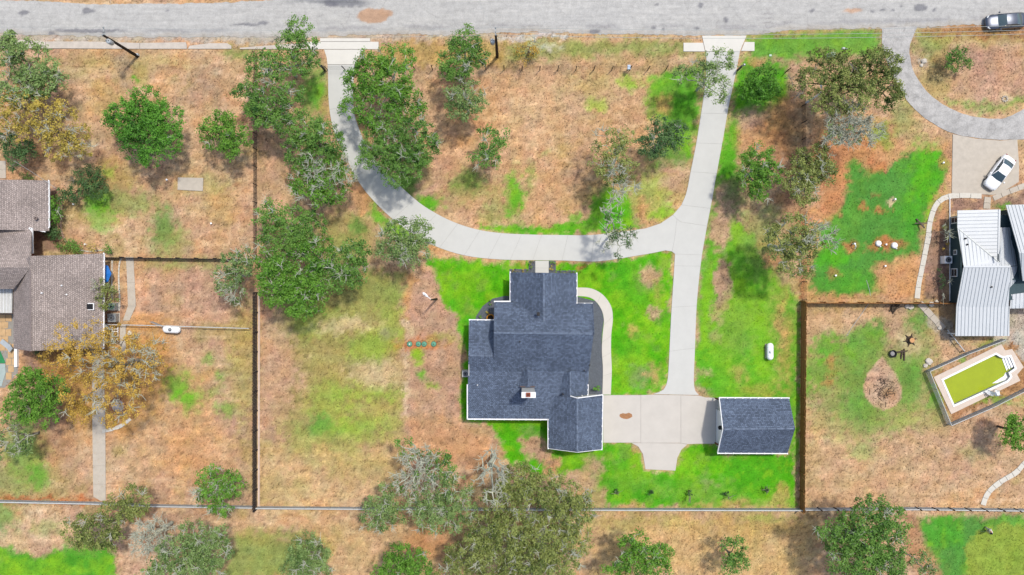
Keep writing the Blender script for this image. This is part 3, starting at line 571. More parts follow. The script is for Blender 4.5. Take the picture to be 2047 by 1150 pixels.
rr = random.Random(3); FLAG = mat('tan_flagstone', (226,188,142), .9, .16, 2.2, .2)
for iy in range(10):
    for ix in range(8):
        x0 = -60+ix*12+(iy % 2)*5; y0 = 629+iy*14.5; x1 = x0+11.4; y1 = y0+13.8
        lim = 28 if y1 < 690 else 36-max(0, (y1-745)*.8)
        if x1 > lim: continue
        if 0 < 1 and x0 < 12 and y0 > 695 and y1 < 775: continue
        j = lambda: rr.uniform(-.8, .8)
        MB().prism(shrink(Wp([(x0+j(),y0+j()),(x1+j(),y0+j()),(x1+j(),y1+j()),(x0+j(),y1+j())]), .01), .0, .07+rr.uniform(0,.012)).build('flagstone', FLAG, pa)
# stepping-stone paths of the right neighbour
def stone_path(name, pts, width, n, m, seed):
    r = random.Random(seed); c = smooth_line(pts, n*8+1); polys = []
    b = setting(name, [[tuple(p) for p in (lambda t, q: [q[i]+t[i]*(width*.46) for i in range(0, len(q), 4)] + [q[i]-t[i]*(width*.46) for i in range(len(q)-1, -1, -4)])(np.stack([-np.gradient(c[:,1]), np.gradient(c[:,0])], -1)/np.hypot(np.gradient(c[:,0]), np.gradient(c[:,1]))[:,None], c)]], .02, MATS['joint_filler'])
    t = np.stack([-np.gradient(c[:,1]), np.gradient(c[:,0])], -1); t /= np.hypot(t[:,0], t[:,1])[:,None]
    for k in range(n):
        i0, i1 = k*8, k*8+8; im = k*8+4; w0, w1 = width/2*r.uniform(.92,1.08), width/2*r.uniform(.92,1.08)
        poly = [tuple(c[i0]+t[i0]*w0), tuple(c[im]+t[im]*w0), tuple(c[i1]+t[i1]*w0), tuple(c[i1]-t[i1]*w1), tuple(c[im]-t[im]*w1), tuple(c[i0]-t[i0]*w1)]
        MB().prism(shrink(Wp(poly), .025), .0, .07+r.uniform(0,.015)).build('path_stone', m, b)
    return b
stone_path('stone_path', [(1962,392),(1930,391),(1900,392),(1880,400),(1867,418),(1859,445),(1855,475),(1848,510),(1842,540),(1836,570),(1833,597)], 11, 13, CONC3, 1)
stone_path('stone_path', [(2052,370),(2030,378),(2008,387),(1985,397)], 11, 4, CONC2, 2)
stone_path('stone_path', [(1974,394),(1973,405),(1972,418)], 14, 2, CONC2, 3)
stone_path('stone_path', [(2056,918),(2044,930),(2030,945),(2005,960),(1985,975),(1972,990),(1965,1010)], 11, 9, CONC3, 4)
stone_path('stone_path', [(1838,606),(1855,624),(1872,643),(1886,658)], 13, 4, CONC2, 5)
# ------------------------------------------------------------------ trees
BARKS = dict(pale=mat('lichen_bark', (216,218,200), .95, .2, 5, .3), grey=mat('grey_bark', (150,142,130), .95, .25, 5, .3), dark=mat('dark_bark', (96,82,70), .95, .25, 5, .3))
LEAF = dict(vivid=leaf_mat('leaf_vivid', (.022,.100,.008), (.165,.350,.040)), mid=leaf_mat('leaf_mid', (.026,.092,.016), (.165,.320,.055)),
            dark=leaf_mat('leaf_dark', (.030,.082,.026), (.110,.205,.062)), olive=leaf_mat('leaf_olive', (.055,.095,.018), (.300,.345,.095)),
            grey=leaf_mat('leaf_lichen_green', (.046,.112,.022), (.250,.360,.115)), yellow=leaf_mat('leaf_yellow', (.240,.150,.020), (.620,.420,.080)),
            gold=leaf_mat('leaf_gold_green', (.190,.165,.030), (.560,.440,.090)), bush=leaf_mat('leaf_bush', (.030,.110,.014), (.130,.340,.034)))
def leaf_cloud(cent, rad, nper, size, up, rng, tint):
    """leaf-sized quads around clump centres"""
    n = len(cent); k = nper
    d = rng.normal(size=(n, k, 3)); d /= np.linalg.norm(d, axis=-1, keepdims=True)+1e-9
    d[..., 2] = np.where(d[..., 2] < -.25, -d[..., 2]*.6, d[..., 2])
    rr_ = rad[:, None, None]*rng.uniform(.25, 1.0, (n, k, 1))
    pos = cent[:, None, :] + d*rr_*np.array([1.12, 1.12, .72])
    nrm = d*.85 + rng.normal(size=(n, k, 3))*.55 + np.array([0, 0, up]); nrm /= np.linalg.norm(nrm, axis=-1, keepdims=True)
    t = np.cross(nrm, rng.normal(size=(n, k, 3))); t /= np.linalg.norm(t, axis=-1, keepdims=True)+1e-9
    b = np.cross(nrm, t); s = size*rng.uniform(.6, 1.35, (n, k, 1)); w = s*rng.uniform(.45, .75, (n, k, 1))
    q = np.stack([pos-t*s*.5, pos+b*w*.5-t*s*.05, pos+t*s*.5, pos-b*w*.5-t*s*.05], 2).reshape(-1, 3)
    tv = np.clip(tint[:, None] + rng.normal(0, .2, (n, k)) + .22*d[..., 2], 0, 1)  # upper leaves of a clump tinted lighter, lower ones darker: painted top light
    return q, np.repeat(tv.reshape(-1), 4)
def tubes_np(segs):
    """segs: list of (p0, p1, r0, r1); square tubes"""
    p0 = np.array([s[0] for s in segs]); p1 = np.array([s[1] for s in segs]); r0 = np.array([s[2] for s in segs]); r1 = np.array([s[3] for s in segs])
    d = p1-p0; d /= np.linalg.norm(d, axis=1, keepdims=True)+1e-9
    ref = np.where(np.abs(d[:, 2:3]) < .9, [[0,0,1.]], [[1.,0,0]]); a = np.cross(d, ref); a /= np.linalg.norm(a, axis=1, keepdims=True)+1e-9; b = np.cross(d, a)
    v = []
    for (p, r) in ((p0, r0), (p1, r1)):
        for k in range(5):
            t = 2*math.pi*k/5; v.append(p + (a*math.cos(t)+b*math.sin(t))*r[:, None])
    V = np.stack(v, 1).reshape(-1, 3); base = np.arange(len(segs))[:, None]*10
    F = np.concatenate([base + np.array([[k, (k+1) % 5, 5+(k+1) % 5, 5+k]]) for k in range(5)])
    return V, F
TREE_N = [0]
def tree(name, label, lobes, zc=5.0, leaf='mid', bark='pale', dens=1.0, bare=.08, group=None, cat='tree', lsize=.24, flat=.70, clump=.52, twig=1.0, gaps=0.0, limb=1.0, tintlo=.25, tinthi=.75, trunk_r=.0):
    TREE_N[0] += 1; rng = np.random.default_rng(1000+TREE_N[0])
    L_ = []
    for lb in lobes:
        z = zc + rng.uniform(-.5, .6)*min(1, zc/5); p = W(lb[0], lb[1], z); L_.append((np.array(p), lb[2]*S*(1-z/H), lb[3] if len(lb) > 3 else None))
    wsum = sum(r*r for _, r, _ in L_); base = sum(np.array((p[0], p[1]))*r*r for p, r, _ in L_)/wsum
    base = base + rng.uniform(-.3, .3, 2)
    cent = []; rad = []; isb = []; tint = []
    for p, r, kind in L_:
        r = r*1.10; n = max(3, int(3.5*dens*math.pi*r*r)); 
        th = rng.uniform(0, 2*np.pi, n); u = np.sqrt(rng.uniform(.0, 1, n)); h = rng.uniform(-.35, 1, n)
        zz = flat*r*np.sqrt(np.clip(1-u*u*.86, 0, 1))*h
        c = np.stack([p[0]+u*r*.93*np.cos(th), p[1]+u*r*.93*np.sin(th), p[2]+zz], -1)
        c[:, :2] += rng.normal(0, .12, (n, 2))
        if gaps:
            g = fbm(c[:,0]*10, c[:,1]*10, 11, 700+TREE_N[0], 2); keep = g > np.quantile(g, gaps); c = c[keep]; n = len(c); h = h[keep]
        bf = bare if kind is None else kind
        cent.append(c); rad.append(rng.uniform(.6, 1.25, n)*clump); isb.append(rng.random(n) < (bf*.45 if bf < .5 else bf))
        lobe_t = rng.uniform(tintlo, tinthi); tint.append(np.clip(lobe_t + rng.normal(0, .2, n) + .22*h, 0, 1))  # tint rises with height in the lobe, light and shade put into leaf colour
    cent = np.concatenate(cent); rad = np.concatenate(rad); isb = np.concatenate(isb); tint = np.concatenate(tint)
    cent[:, 2] = np.maximum(cent[:, 2], .35)
    # skeleton: every clump hangs on the nearest wood towards the trunk
    ztop = max(.3, zc - .32*max(r for _, r, _ in L_)); fork = np.array([base[0], base[1], ztop*.62]); root = np.array([base[0], base[1], -.05])
    nodes = [root, np.array([base[0]+rng.uniform(-.1,.1), base[1]+rng.uniform(-.1,.1), ztop*.3]), fork]; par = [-1, 0, 1]
    for p, r, _ in L_:
        mid = fork*.45 + np.array([p[0], p[1], p[2]-.25*r])*.55; mid[:2] += rng.normal(0, .15, 2); mid[2] += .15*r
        nodes.append(mid); par.append(2); nodes.append(np.array([p[0], p[1], p[2]-.12*r])); par.append(len(nodes)-2)
    order = np.argsort(np.linalg.norm(cent-fork, axis=1)); first = len(nodes)
    arr = np.zeros((len(nodes)+len(cent), 3)); arr[:len(nodes)] = nodes; depth = np.zeros(len(arr)); 
    for i in range(1, first): depth[i] = depth[par[i]] + np.linalg.norm(arr[i]-arr[par[i]])
    cidx = np.zeros(len(cent), int)
    for k in order:
        m = len(par); d = np.linalg.norm(arr[2:m]-cent[k], axis=1) + .12*depth[2:m]; j = int(np.argmin(d))+2
        arr[m] = cent[k]; depth[m] = depth[j] + np.linalg.norm(arr[m]-arr[j]); par.append(j); cidx[k] = m
    n = len(par); cnt = np.ones(n)
    for i in range(n-1, 0, -1): cnt[par[i]] += cnt[i] if i >= first or True else 0
    rt = .016*limb*np.power(cnt, .47)
    if trunk_r: rt[:3] = np.maximum(rt[:3], trunk_r)
    segs = []
    for i in range(1, n):
        a, b = arr[par[i]], arr[i]; m = (a+b)/2 + rng.normal(0, .07, 3)*np.linalg.norm(b-a)
        r0 = min(rt[par[i]], rt[i]*1.5); segs.append((a, m, r0, rt[i]*1.1)); segs.append((m, b, rt[i]*1.1, rt[i]*.9))
    eo = empty(name, (base[0], base[1], 0), label, cat, group); org = np.array([base[0], base[1], 0])
    V, F = tubes_np(segs); link('trunk', fast_mesh('trunk', V-org, F, BARKS[bark], True), eo)
    # leaves
    lv = ~isb
    if lv.any():
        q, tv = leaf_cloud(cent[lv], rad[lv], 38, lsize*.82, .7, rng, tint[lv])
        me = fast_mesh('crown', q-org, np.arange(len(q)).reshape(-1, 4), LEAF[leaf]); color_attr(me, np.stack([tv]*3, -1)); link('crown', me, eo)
    # bare, lichen-grey twigs
    tw = []
    for k in np.where(isb)[0]:
        a = cent[k] + np.array([0, 0, .25]); out = cent[k]-fork; out = out/(np.linalg.norm(out)+1e-6)
        for _ in range(int(rng.integers(5, 9)*twig)):
            d = out*.7 + rng.normal(0, .6, 3) + np.array([0, 0, .3]); d /= np.linalg.norm(d); l = rng.uniform(.35, .9)
            m = a + d*l*.55; e = m + (d+rng.normal(0, .45, 3))*l*.5; f = m + (d+rng.normal(0, .6, 3))*l*.42
            tw += [(a, m, .034, .026), (m, e, .026, .012), (m, f, .022, .010)]
    if tw:
        V, F = tubes_np(tw); tag(link('bare_twigs', fast_mesh('bare_twigs', V-org, F, BARKS['pale'] if bark != 'dark' else BARKS['grey'], True), eo), kind='stuff')
    return eo

FG, RG, BG = 'oaks in the front yard', 'trees along the rear fence', 'trees in the neighbouring yards'
tree('oak_tree','grey-green drooping tree in the upper left corner by the kerb',[(18,105,34),(58,125,44),(100,158,30),(30,180,34),(18,78,18),(75,165,34)],6,'grey','grey',1.1,.16,BG,lsize=.27)
tree('elm_tree','yellowing tree with grey twigs at the left edge above the brown roof',[(45,215,40),(105,240,44),(150,285,34),(25,250,36),(120,285,34)],6,'gold','grey',.85,.30,BG)
tree('oak_tree','dark green tree half hidden under the yellowing tree at the left edge',[(18,285,26),(32,318,20),(55,300,18)],3.6,'dark','dark',1.2,.03,BG)
tree('oak_tree','dense bright green round oak standing alone in the left yard',[(290,212,38),(250,240,38),(332,245,38),(285,282,40),(335,282,28),(302,312,20),(290,248,42)],5.6,'bush','grey',1.4,.01,BG,tintlo=.15,tinthi=.7)
tree('oak_tree','small green oak just left of the dark wire fence',[(438,268,36),(476,280,30),(445,246,22),(460,300,16)],4.8,'vivid','grey',1.25,.03,BG,tintlo=.25)
tree('oak_tree','sparse oak reaching over the road edge beside the left apron',[(595,52,24),(574,82,20),(614,72,22),(590,78,20)],7.5,'mid','pale',.9,.12,FG,gaps=.15)
tree('oak_tree','dense dark oak with grey dead branches below the left apron',[(520,128,28),(560,126,34),(606,124,32),(545,150,20,.8)],6,'mid','pale',1.2,.08,FG)
tree('oak_tree','broad oak over the wire fence left of the curved drive',[(500,198,34),(545,214,42),(562,242,28),(582,188,26),(520,230,26)],6.2,'mid','pale',1.15,.10,FG)
tree('oak_tree','leafy oak overhanging the left side of the curved drive',[(610,258,38),(652,286,38),(600,300,34),(662,318,28),(635,265,26)],6,'mid','pale',1.15,.05,FG)
tree('oak_tree','oak with many white bare branches left of the drive bend',[(618,358,40),(660,366,40),(692,345,26,.5),(640,388,26,.45),(630,340,22,.8),(600,372,20)],6,'vivid','pale',1.05,.32,FG)
tree('oak_tree','large bright oak on the inner side of the left drive near the road',[(745,150,38),(792,128,38),(716,170,30),(762,215,48),(812,205,38),(702,215,22),(790,165,38),(730,125,20)],6.8,'vivid','pale',1.15,.06,FG)
tree('oak_tree','large oak inside the curve of the drive below the bright oak',[(768,288,44),(832,284,44),(800,330,42),(854,290,24),(738,310,24),(842,322,20),(790,300,36)],6.4,'mid','pale',1.15,.13,FG)
tree('oak_tree','round green oak beside the middle utility pole',[(926,78,26),(920,122,40),(945,108,28),(905,142,24)],6,'mid','pale',1.15,.06,FG)
tree('oak_tree','pale lichen-covered oak below the round oak by the utility pole',[(930,188,36),(952,212,24),(914,212,24),(935,225,18)],5.4,'grey','pale',1.0,.26,FG)
tree('oak_tree','small open oak alone in the middle of the dry front yard',[(974,284,30),(1002,275,18),(958,312,20),(986,312,18)],5,'mid','pale',1.0,.12,FG,gaps=.1)
tree('oak_tree','thin oak with bare grey lower limbs left of the dark oak',[(1212,290,30),(1246,284,24),(1236,335,36),(1198,330,18),(1250,372,22,.85),(1226,398,16,.95),(1235,360,24,.5)],6.4,'olive','pale',1.0,.22,FG,gaps=.12)
tree('oak_tree','dark leafy oak left of the straight east drive',[(1322,274,34),(1348,268,26),(1300,290,26)],6.2,'dark','pale',1.25,.05,FG)
tree('oak_tree','almost bare grey oak leaning over the drive in front of the house',[(1224,440,26,.75),(1250,474,24,.55),(1214,482,20,.6),(1240,492,20,.3)],6.6,'dark','pale',.75,.55,FG,gaps=.1,limb=1.2)
tree('oak_tree','open oak overhanging the top of the east drive',[(1436,128,30),(1402,150,28),(1370,152,20),(1430,172,24),(1440,192,14)],6.4,'grey','pale',1.0,.14,FG,gaps=.12)
tree('shrub_tree','vivid green rounded bushy tree right of the east drive entrance',[(1520,164,33),(1504,184,22),(1536,178,24)],3.2,'bush','dark',1.5,0,FG,flat=.8)
tree('oak_tree','bright leafy oak right of the middle of the east drive',[(1514,324,33),(1500,352,30),(1536,348,27),(1520,380,22)],5.6,'vivid','pale',1.4,.08,FG)
tree('oak_tree','olive lichen oak standing on the right wire fence',[(1622,328,40),(1600,360,33),(1642,342,28),(1610,386,24)],5.6,'olive','pale',1.35,.15,FG)
tree('oak_tree','big spreading dark and olive oak beside the gravel drive entrance',[(1650,135,38),(1610,165,30),(1742,138,44),(1772,130,28),(1700,182,44),(1766,185,36),(1650,206,28),(1790,168,16),(1690,140,34)],7.4,'olive','dark',1.1,.07,BG,tintlo=.05,tinthi=.7)
tree('oak_tree','grey nearly leafless oak below the big spreading oak',[(1692,250,44,.85),(1730,264,28,.9),(1668,264,26,.85)],6.6,'grey','pale',1.1,.8,BG,limb=1.5)
tree('oak_tree','tall thin oak with grey limbs over the right fence by the green lawn',[(1590,468,38),(1560,490,32),(1600,520,32),(1640,474,30,.85),(1574,536,18),(1548,462,16),(1610,490,24,.4)],8.8,'olive','pale',1.1,.25,FG)
tree('oak_tree','round green oak right of the left wire fence above the large grove',[(538,438,26),(580,450,40),(622,458,34),(550,480,34),(596,494,22),(545,412,14)],6,'mid','pale',1.2,.05,FG,tintlo=.3)
tree('oak_tree','large vivid oak where the left fences meet',[(600,540,46),(560,560,44),(612,590,42),(556,585,30),(592,615,18),(640,508,34),(540,530,32),(600,570,36)],7,'vivid','pale',1.2,.07,FG)
tree('oak_tree','dark green oak joined to the right of the large grove',[(690,530,40),(722,508,20),(668,555,28),(712,546,24),(716,488,13),(650,540,26)],6.2,'mid','pale',1.15,.12,FG)
tree('oak_tree','pale grey lichen oak left of the picket fence top',[(470,540,34),(490,520,24),(450,560,26),(470,585,22,.6)],5.6,'grey','pale',1.0,.28,BG)
tree('oak_tree','pale wispy oak touching the drive left of the house',[(800,480,40),(828,500,32),(780,490,28),(850,470,22,.15),(834,446,13,.2),(815,516,18)],6,'grey','pale',1.05,.24,FG)
tree('oak_tree','round olive green tree by the left patio',[(70,790,48),(106,775,30),(45,812,34),(92,825,28),(60,760,24)],5.6,'vivid','dark',1.2,.03,BG,tintlo=.3,tinthi=.9)
tree('elm_tree','wide half bare yellow tree over the left house corner',[(180,700,56,.15),(262,730,58,.4),(172,792,46,.1),(232,800,52,.3),(302,718,38,.7),(150,680,38,.02),(116,722,34,.03),(240,690,40,.5),(165,830,28,.0)],8.5,'yellow','grey',.8,.3,BG,gaps=.16,lsize=.2,limb=.8)
tree('oak_tree','sparse grey twiggy tree at the left edge below the round tree',[(18,862,32,.5),(50,888,26,.3),(8,902,24)],4.6,'grey','grey',.7,.35,BG)
tree('oak_tree','bright tree with pale twigs in the corner by the picket fence',[(430,964,34),(462,966,28,.05),(420,990,28,.6),(442,1010,24,.4)],5,'vivid','pale',1.1,.3,RG)
tree('oak_tree','olive spreading tree over the lower left fence',[(270,1000,32),(240,1022,34),(160,1060,32),(200,1060,36),(222,1082,26),(170,1080,22)],5.6,'olive','grey',1.0,.12,RG)
tree('dead_oak','white leafless oak at the bottom left beside the grey oak',[(310,1064,36,1.0),(286,1080,22,1.0),(330,1082,18,.9)],5.6,'grey','pale',1.0,.95,RG,limb=1.5)
tree('oak_tree','large grey-green lichen oak at the bottom edge left of centre',[(392,1080,40),(422,1100,40),(350,1112,38),(380,1132,38),(318,1142,28),(442,1070,22),(300,1152,20),(420,1140,32)],6.4,'grey','pale',1.1,.25,RG)
tree('oak_tree','grey-green oak at the bottom edge on the pale green strip',[(620,1104,38),(600,1130,34),(646,1125,22),(632,1150,30)],5.6,'grey','grey',1.1,.15,RG)
tree('oak_tree','small lichen oak over the rear wire fence',[(770,998,30),(750,1030,28),(786,1026,24),(764,1046,16)],5,'grey','pale',1.1,.18,RG)
tree('oak_tree','mostly bare grey oak in the dry grass above the rear fence',[(842,928,38,.75),(815,898,20,.3),(882,930,26,.25),(810,960,24,.7),(850,960,22,.7)],6.2,'mid','pale',1.0,.55,RG,limb=1.6)
tree('oak_tree','lichen oak over the rear fence left of the big grove',[(872,1000,40),(910,984,34),(860,1030,34),(902,1040,28),(830,1006,20),(930,1020,24)],6.6,'grey','pale',1.05,.25,RG)
tree('dead_oak','white forked dead oak at the upper left of the big grove',[(985,928,30,1.0),(962,950,18,1.0),(1005,955,20,1.0),(984,985,18,1.0)],9.6,'grey','pale',.5,1.0,RG,twig=.9,limb=2.4)
tree('oak_tree','oak at the top of the big rear grove nearest the house',[(1040,960,38),(1090,978,38),(1000,1002,36),(1060,1010,38),(1020,972,28)],7.2,'olive','pale',1.1,.14,RG,tinthi=.75)
tree('oak_tree','oak on the right flank of the big rear grove',[(1122,990,38),(1150,1022,36),(1130,1042,38),(1164,1000,22)],7,'olive','pale',1.1,.22,RG,tinthi=.7)
tree('oak_tree','oak on the left flank of the big rear grove below the fence',[(970,1060,38),(1010,1080,42),(950,1100,34),(990,1122,40),(1030,1050,36)],7.2,'olive','pale',1.15,.13,RG,tintlo=.2,tinthi=.75)
tree('oak_tree','wide oak in the middle of the big rear grove at the bottom edge',[(1090,1070,44),(1060,1110,44),(1120,1110,40),(1150,1080,32),(1100,1142,40),(1040,1142,40)],7.2,'olive','pale',1.2,.13,RG,tintlo=.15,tinthi=.8)
tree('oak_tree','small olive oak at the bottom edge between grove and round oak',[(918,1112,28),(898,1142,28),(940,1142,30)],5.4,'olive','pale',1.1,.12,RG)
tree('oak_tree','round bright green oak at the bottom edge left of the grove',[(810,1118,36),(790,1140,32),(840,1130,24),(768,1152,22)],5.4,'vivid','grey',1.25,.04,RG)
tree('oak_tree','green oak below the rear fence right of the grove',[(1268,1088,32),(1292,1110,36),(1320,1104,22),(1260,1130,28),(1312,1136,26),(1222,1142,20)],6,'vivid','pale',1.1,.12,RG,tintlo=.3)
tree('oak_tree','small dark round oak alone in the dry strip at the bottom',[(1466,1098,24),(1476,1116,20),(1460,1128,18)],4.4,'mid','grey',1.15,.04,RG)
tree('oak_tree','very large green oak over the rear fence beside the golf green',[(1740,1030,42),(1710,1060,46),(1762,1080,44),(1680,1075,36),(1720,1110,44),(1780,1042,32),(1690,1120,36),(1770,1130,34),(1650,1062,20),(1750,1152,40)],7,'mid','pale',1.2,.09,RG,tintlo=.3)
tree('oak_tree','small open oak at the edge of the golf green',[(1840,1120,20),(1852,1146,20)],4.6,'grey','pale',.9,.15,RG)
tree('oak_tree','round yellowish green tree at the right edge below the pool',[(2036,850,24),(2020,872,18),(2046,882,22),(2026,838,14)],4,'vivid','dark',1.3,0,BG,tintlo=.5,tinthi=1.0)
BU = 'bushes and shrubs'
tree('bush','round green bush inside the gravel drive loop',[(1918,118,23),(1902,126,16)],2.2,'mid','grey',1.3,.03,BU,'bush',flat=.8,lsize=.2)
tree('bush','yellow brown bush on the verge beside the middle utility pole',[(1050,106,24),(1066,94,16)],1.6,'yellow','grey',.8,.15,BU,'bush',flat=.8,lsize=.17)
tree('bush','dark green spreading bush at the upper corner of the brown roof',[(180,360,28),(196,376,22),(152,382,20),(130,388,14)],2.2,'dark','dark',1.3,.03,BU,'bush',flat=.8,lsize=.2)
tree('bush','bright leafy shrub against the right eave of the upper brown roof',[(107,412,17),(112,430,16),(98,405,12)],2,'vivid','grey',1.4,.08,BU,'bush',flat=.8,lsize=.2)
tree('bush','dark clipped shrub below the bright shrub by the brown roof',[(106,462,16),(112,472,12)],1.4,'dark','dark',1.4,0,BU,'bush',flat=.8,lsize=.18)
tree('bush','low long green hedge by the brown house entry court',[(128,494,12),(142,494,13),(158,497,12)],.9,'mid','grey',1.5,.02,BU,'bush',flat=.8,lsize=.17)
tree('bush','small yellowish plant at the end of the low hedge',[(178,498,8),(192,500,8)],.6,'gold','grey',1.3,0,BU,'bush',flat=.8,lsize=.15)
tree('bush','small vivid green ball shrub at the dark fence corner',[(216,503,9)],.8,'bush','grey',2,0,BU,'bush',flat=.9,lsize=.15)
tree('bush','feathery grey green shrub between brown roof and air conditioners',[(205,580,22),(222,590,18),(210,605,14)],3,'olive','grey',.8,.15,BU,'bush',flat=.7,lsize=.2)
tree('bush','tiny dark shrub at the top edge of the upper brown roof',[(52,352,8),(60,354,8)],.8,'mid','grey',1.6,0,BU,'bush',flat=.8,lsize=.15)
tree('bush','tiny dark shrub at the south gable of the brown house',[(78,710,9)],.8,'dark','grey',1.6,0,BU,'bush',flat=.8,lsize=.15)
tree('bush','bright green shrub in the gravel bed by the side walk',[(1194,780,5.5),(1192,775,4)],.8,'bush','grey',2,0,BU,'bush',flat=.9,lsize=.13,clump=.22)
tree('bush','grey leafless shrub at the left wall of the metal roofed house',[(1889,452,9,.5),(1888,470,10,.6)],1.2,'olive','grey',.9,.5,BU,'bush',flat=.8,lsize=.15,clump=.3)
tree('bush','dark shrub below the air conditioner of the metal roofed house',[(1884,545,8),(1886,562,9),(1884,580,8)],1,'dark','grey',1.0,.2,BU,'bush',flat=.8,lsize=.15,clump=.3)
tree('bush','red leaved shrub at the left wall of the metal roofed house',[(1890,493,5)],.7,'yellow','dark',1.6,0,BU,'bush',flat=.8,lsize=.12,clump=.22)
GP = 'little plants in the entry beds'
for k, (x, y, l, wh) in enumerate([(1025,542,'gold','first from the left in the entry bed'),(1033,542,'grey','second from the left in the entry bed'),(1044,542.5,'gold','third from the left in the entry bed'),(1054,543,'vivid','nearest the left side of the entry walk'),(1063,526,'olive','at the top left of the entry walk'),(1063,534,'grey','halfway along the left of the entry walk'),(1104,527,'vivid','at the top right of the entry walk'),(1104,535,'gold','halfway along the right of the entry walk'),(1112,543,'grey','nearest the right side of the entry walk'),(1122,544,'vivid','third from the right in the entry bed'),(1133,544.5,'olive','second from the right in the entry bed'),(1144,545,'vivid','last on the right in the entry bed'),
        (979,608,'vivid','at the top of the curved slate bed'),(960,632,'vivid','at the left tip of the curved slate bed'),(974,625,'gold','beside the orange pot in the curved slate bed')]):
    tree('garden_plant','tiny rounded plant '+wh,[(x,y,2.6)],.25,l,'grey',5,0,GP,'plant',flat=.9,lsize=.11,clump=.12)
SG = 'row of saplings by the rear fence'
for k, (x, y) in enumerate([(1230,983),(1301,986),(1377,988),(1451,988),(1530,981)]):
    tree('sapling',['dark little sapling, leftmost of the row on the rear lawn','dark little sapling, second from the left on the rear lawn','dark little sapling, middle one of the row on the rear lawn','dark little sapling, fourth from the left on the rear lawn','dark little sapling, rightmost of the row on the rear lawn'][k],[(x,y,4.5),(x+2,y-2,3)],.6,'dark','dark',2.4,.35,SG,'sapling',flat=.9,lsize=.14,clump=.2,tinthi=.4)
# ------------------------------------------------------------------ buildings
SLX = shingle('slate_shingle_ew', (108,121,145), 'x', .42); SLY = shingle('slate_shingle_ns', (108,121,145), 'y', .42)
BRX = shingle('brown_shingle_ew', (184,170,166), 'x', .25); BRY = shingle('brown_shingle_ns', (184,170,166), 'y', .25)
WHITE = mat('white_trim', (.78,.78,.77), .6, .04, 3, .05, raw=True); WALLW = mat('white_siding', (232,230,226), .7, .05, 2, .05)
CAPM = mat('ridge_shingle', (122,135,158), .95, .5, 3.5, .2); CAPB = mat('brown_ridge_shingle', (150,136,134), .95, .2, 9, .2)
TEALW = mat('dark_teal_siding', (66,90,98), .7, .1, 3, .1); BRICK = mat('brown_brick_wall', (176,120,96), .9, .2, 6, .2)
SEAMM = mat('roof_seam_metal', (206,212,220), .5, .03, 2, 0); METALR = mat('white_metal_roof', (228,232,238), .45, .04, 1.2, .03, .0, .5); GLASS = mat('window_glass', (60,62,70), .1, .1, 1, 0, 0, .6); DARKM = mat('black_metal', (34,34,38), .5, .2, 4, .05)
FLUE = mat('clay_flue', (168,96,74), .9, .2, 8, .2); GREYM = mat('grey_metal', (150,156,162), .45, .1, 3, .05, .4, .5); STEEL = mat('galvanised_steel', (186,192,198), .4, .1, 3, .05, .5, .5)
def plane(root, pts, m, name='roof', t=.16, dz=0):
    return MB().slab([tuple(W(x, y, z) + Vector((0,0,dz))) for x, y, z in pts], t).build(name, m, root)
def line3(root, p, q, w, h, m, name, dz=0): return MB().bar(W(*p)+Vector((0,0,dz)), W(*q)+Vector((0,0,dz)), w, h).build(name, m, root)
def ridge_caps(root, p, q, m, n=None, name='ridge_cap'):
    a = W(*p); b = W(*q); d = b-a; n = n or max(2, int(d.length/.9))
    mb = MB().bar(Vector((0,0,0)), Vector((d.length/n*.9,0,0)), .17, .04); me = mb.mesh(name, m); r = Vector(root.location)
    rot = d.to_track_quat('X', 'Z').to_euler()
    for k in range(n): link(name, me, root, tuple(a + d*(k/n) + Vector((0,0,.03)) - r), rot)
def gutter(root, p, q, name='gutter', w=.14, m=None):
    line3(root, p, q, w, .13, m or WHITE, name, -.06)
    a = W(*p); b = W(*q); n = max(2, int((b-a).length/.85)); 
    mb = MB().box((0,0,0), (.12,.17,.06)); me = mb.mesh('gutter_bracket', WHITE); r = Vector(root.location)
    for k in range(n+1): link('gutter_bracket', me, root, tuple(a+(b-a)*(k/n) + Vector((0,0,.03)) - r))
def wall_block(root, px, z, m, gables=(), name='wall'):
    """px: footprint corners in photo pixels at height z of the eave; gables: (i, apex z)"""
    c = [W(x, y, z) for x, y in px]; b = MB().prism([tuple(v)[:2] for v in c], 0, z-.12)
    for i, j, za in gables:
        p, q = c[i], c[j]; m_ = (p+q)/2; nrm = Vector((-(q-p).y, (q-p).x, 0)).normalized()*.1
        b.add([(p.x,p.y,z-.14),(q.x,q.y,z-.14),(m_.x,m_.y,za),(p.x+nrm.x,p.y+nrm.y,z-.14),(q.x+nrm.x,q.y+nrm.y,z-.14),(m_.x+nrm.x,m_.y+nrm.y,za)], [(0,1,2),(5,4,3),(0,3,4,1),(1,4,5,2),(2,5,3,0)])
    return b.build(name, m, root)

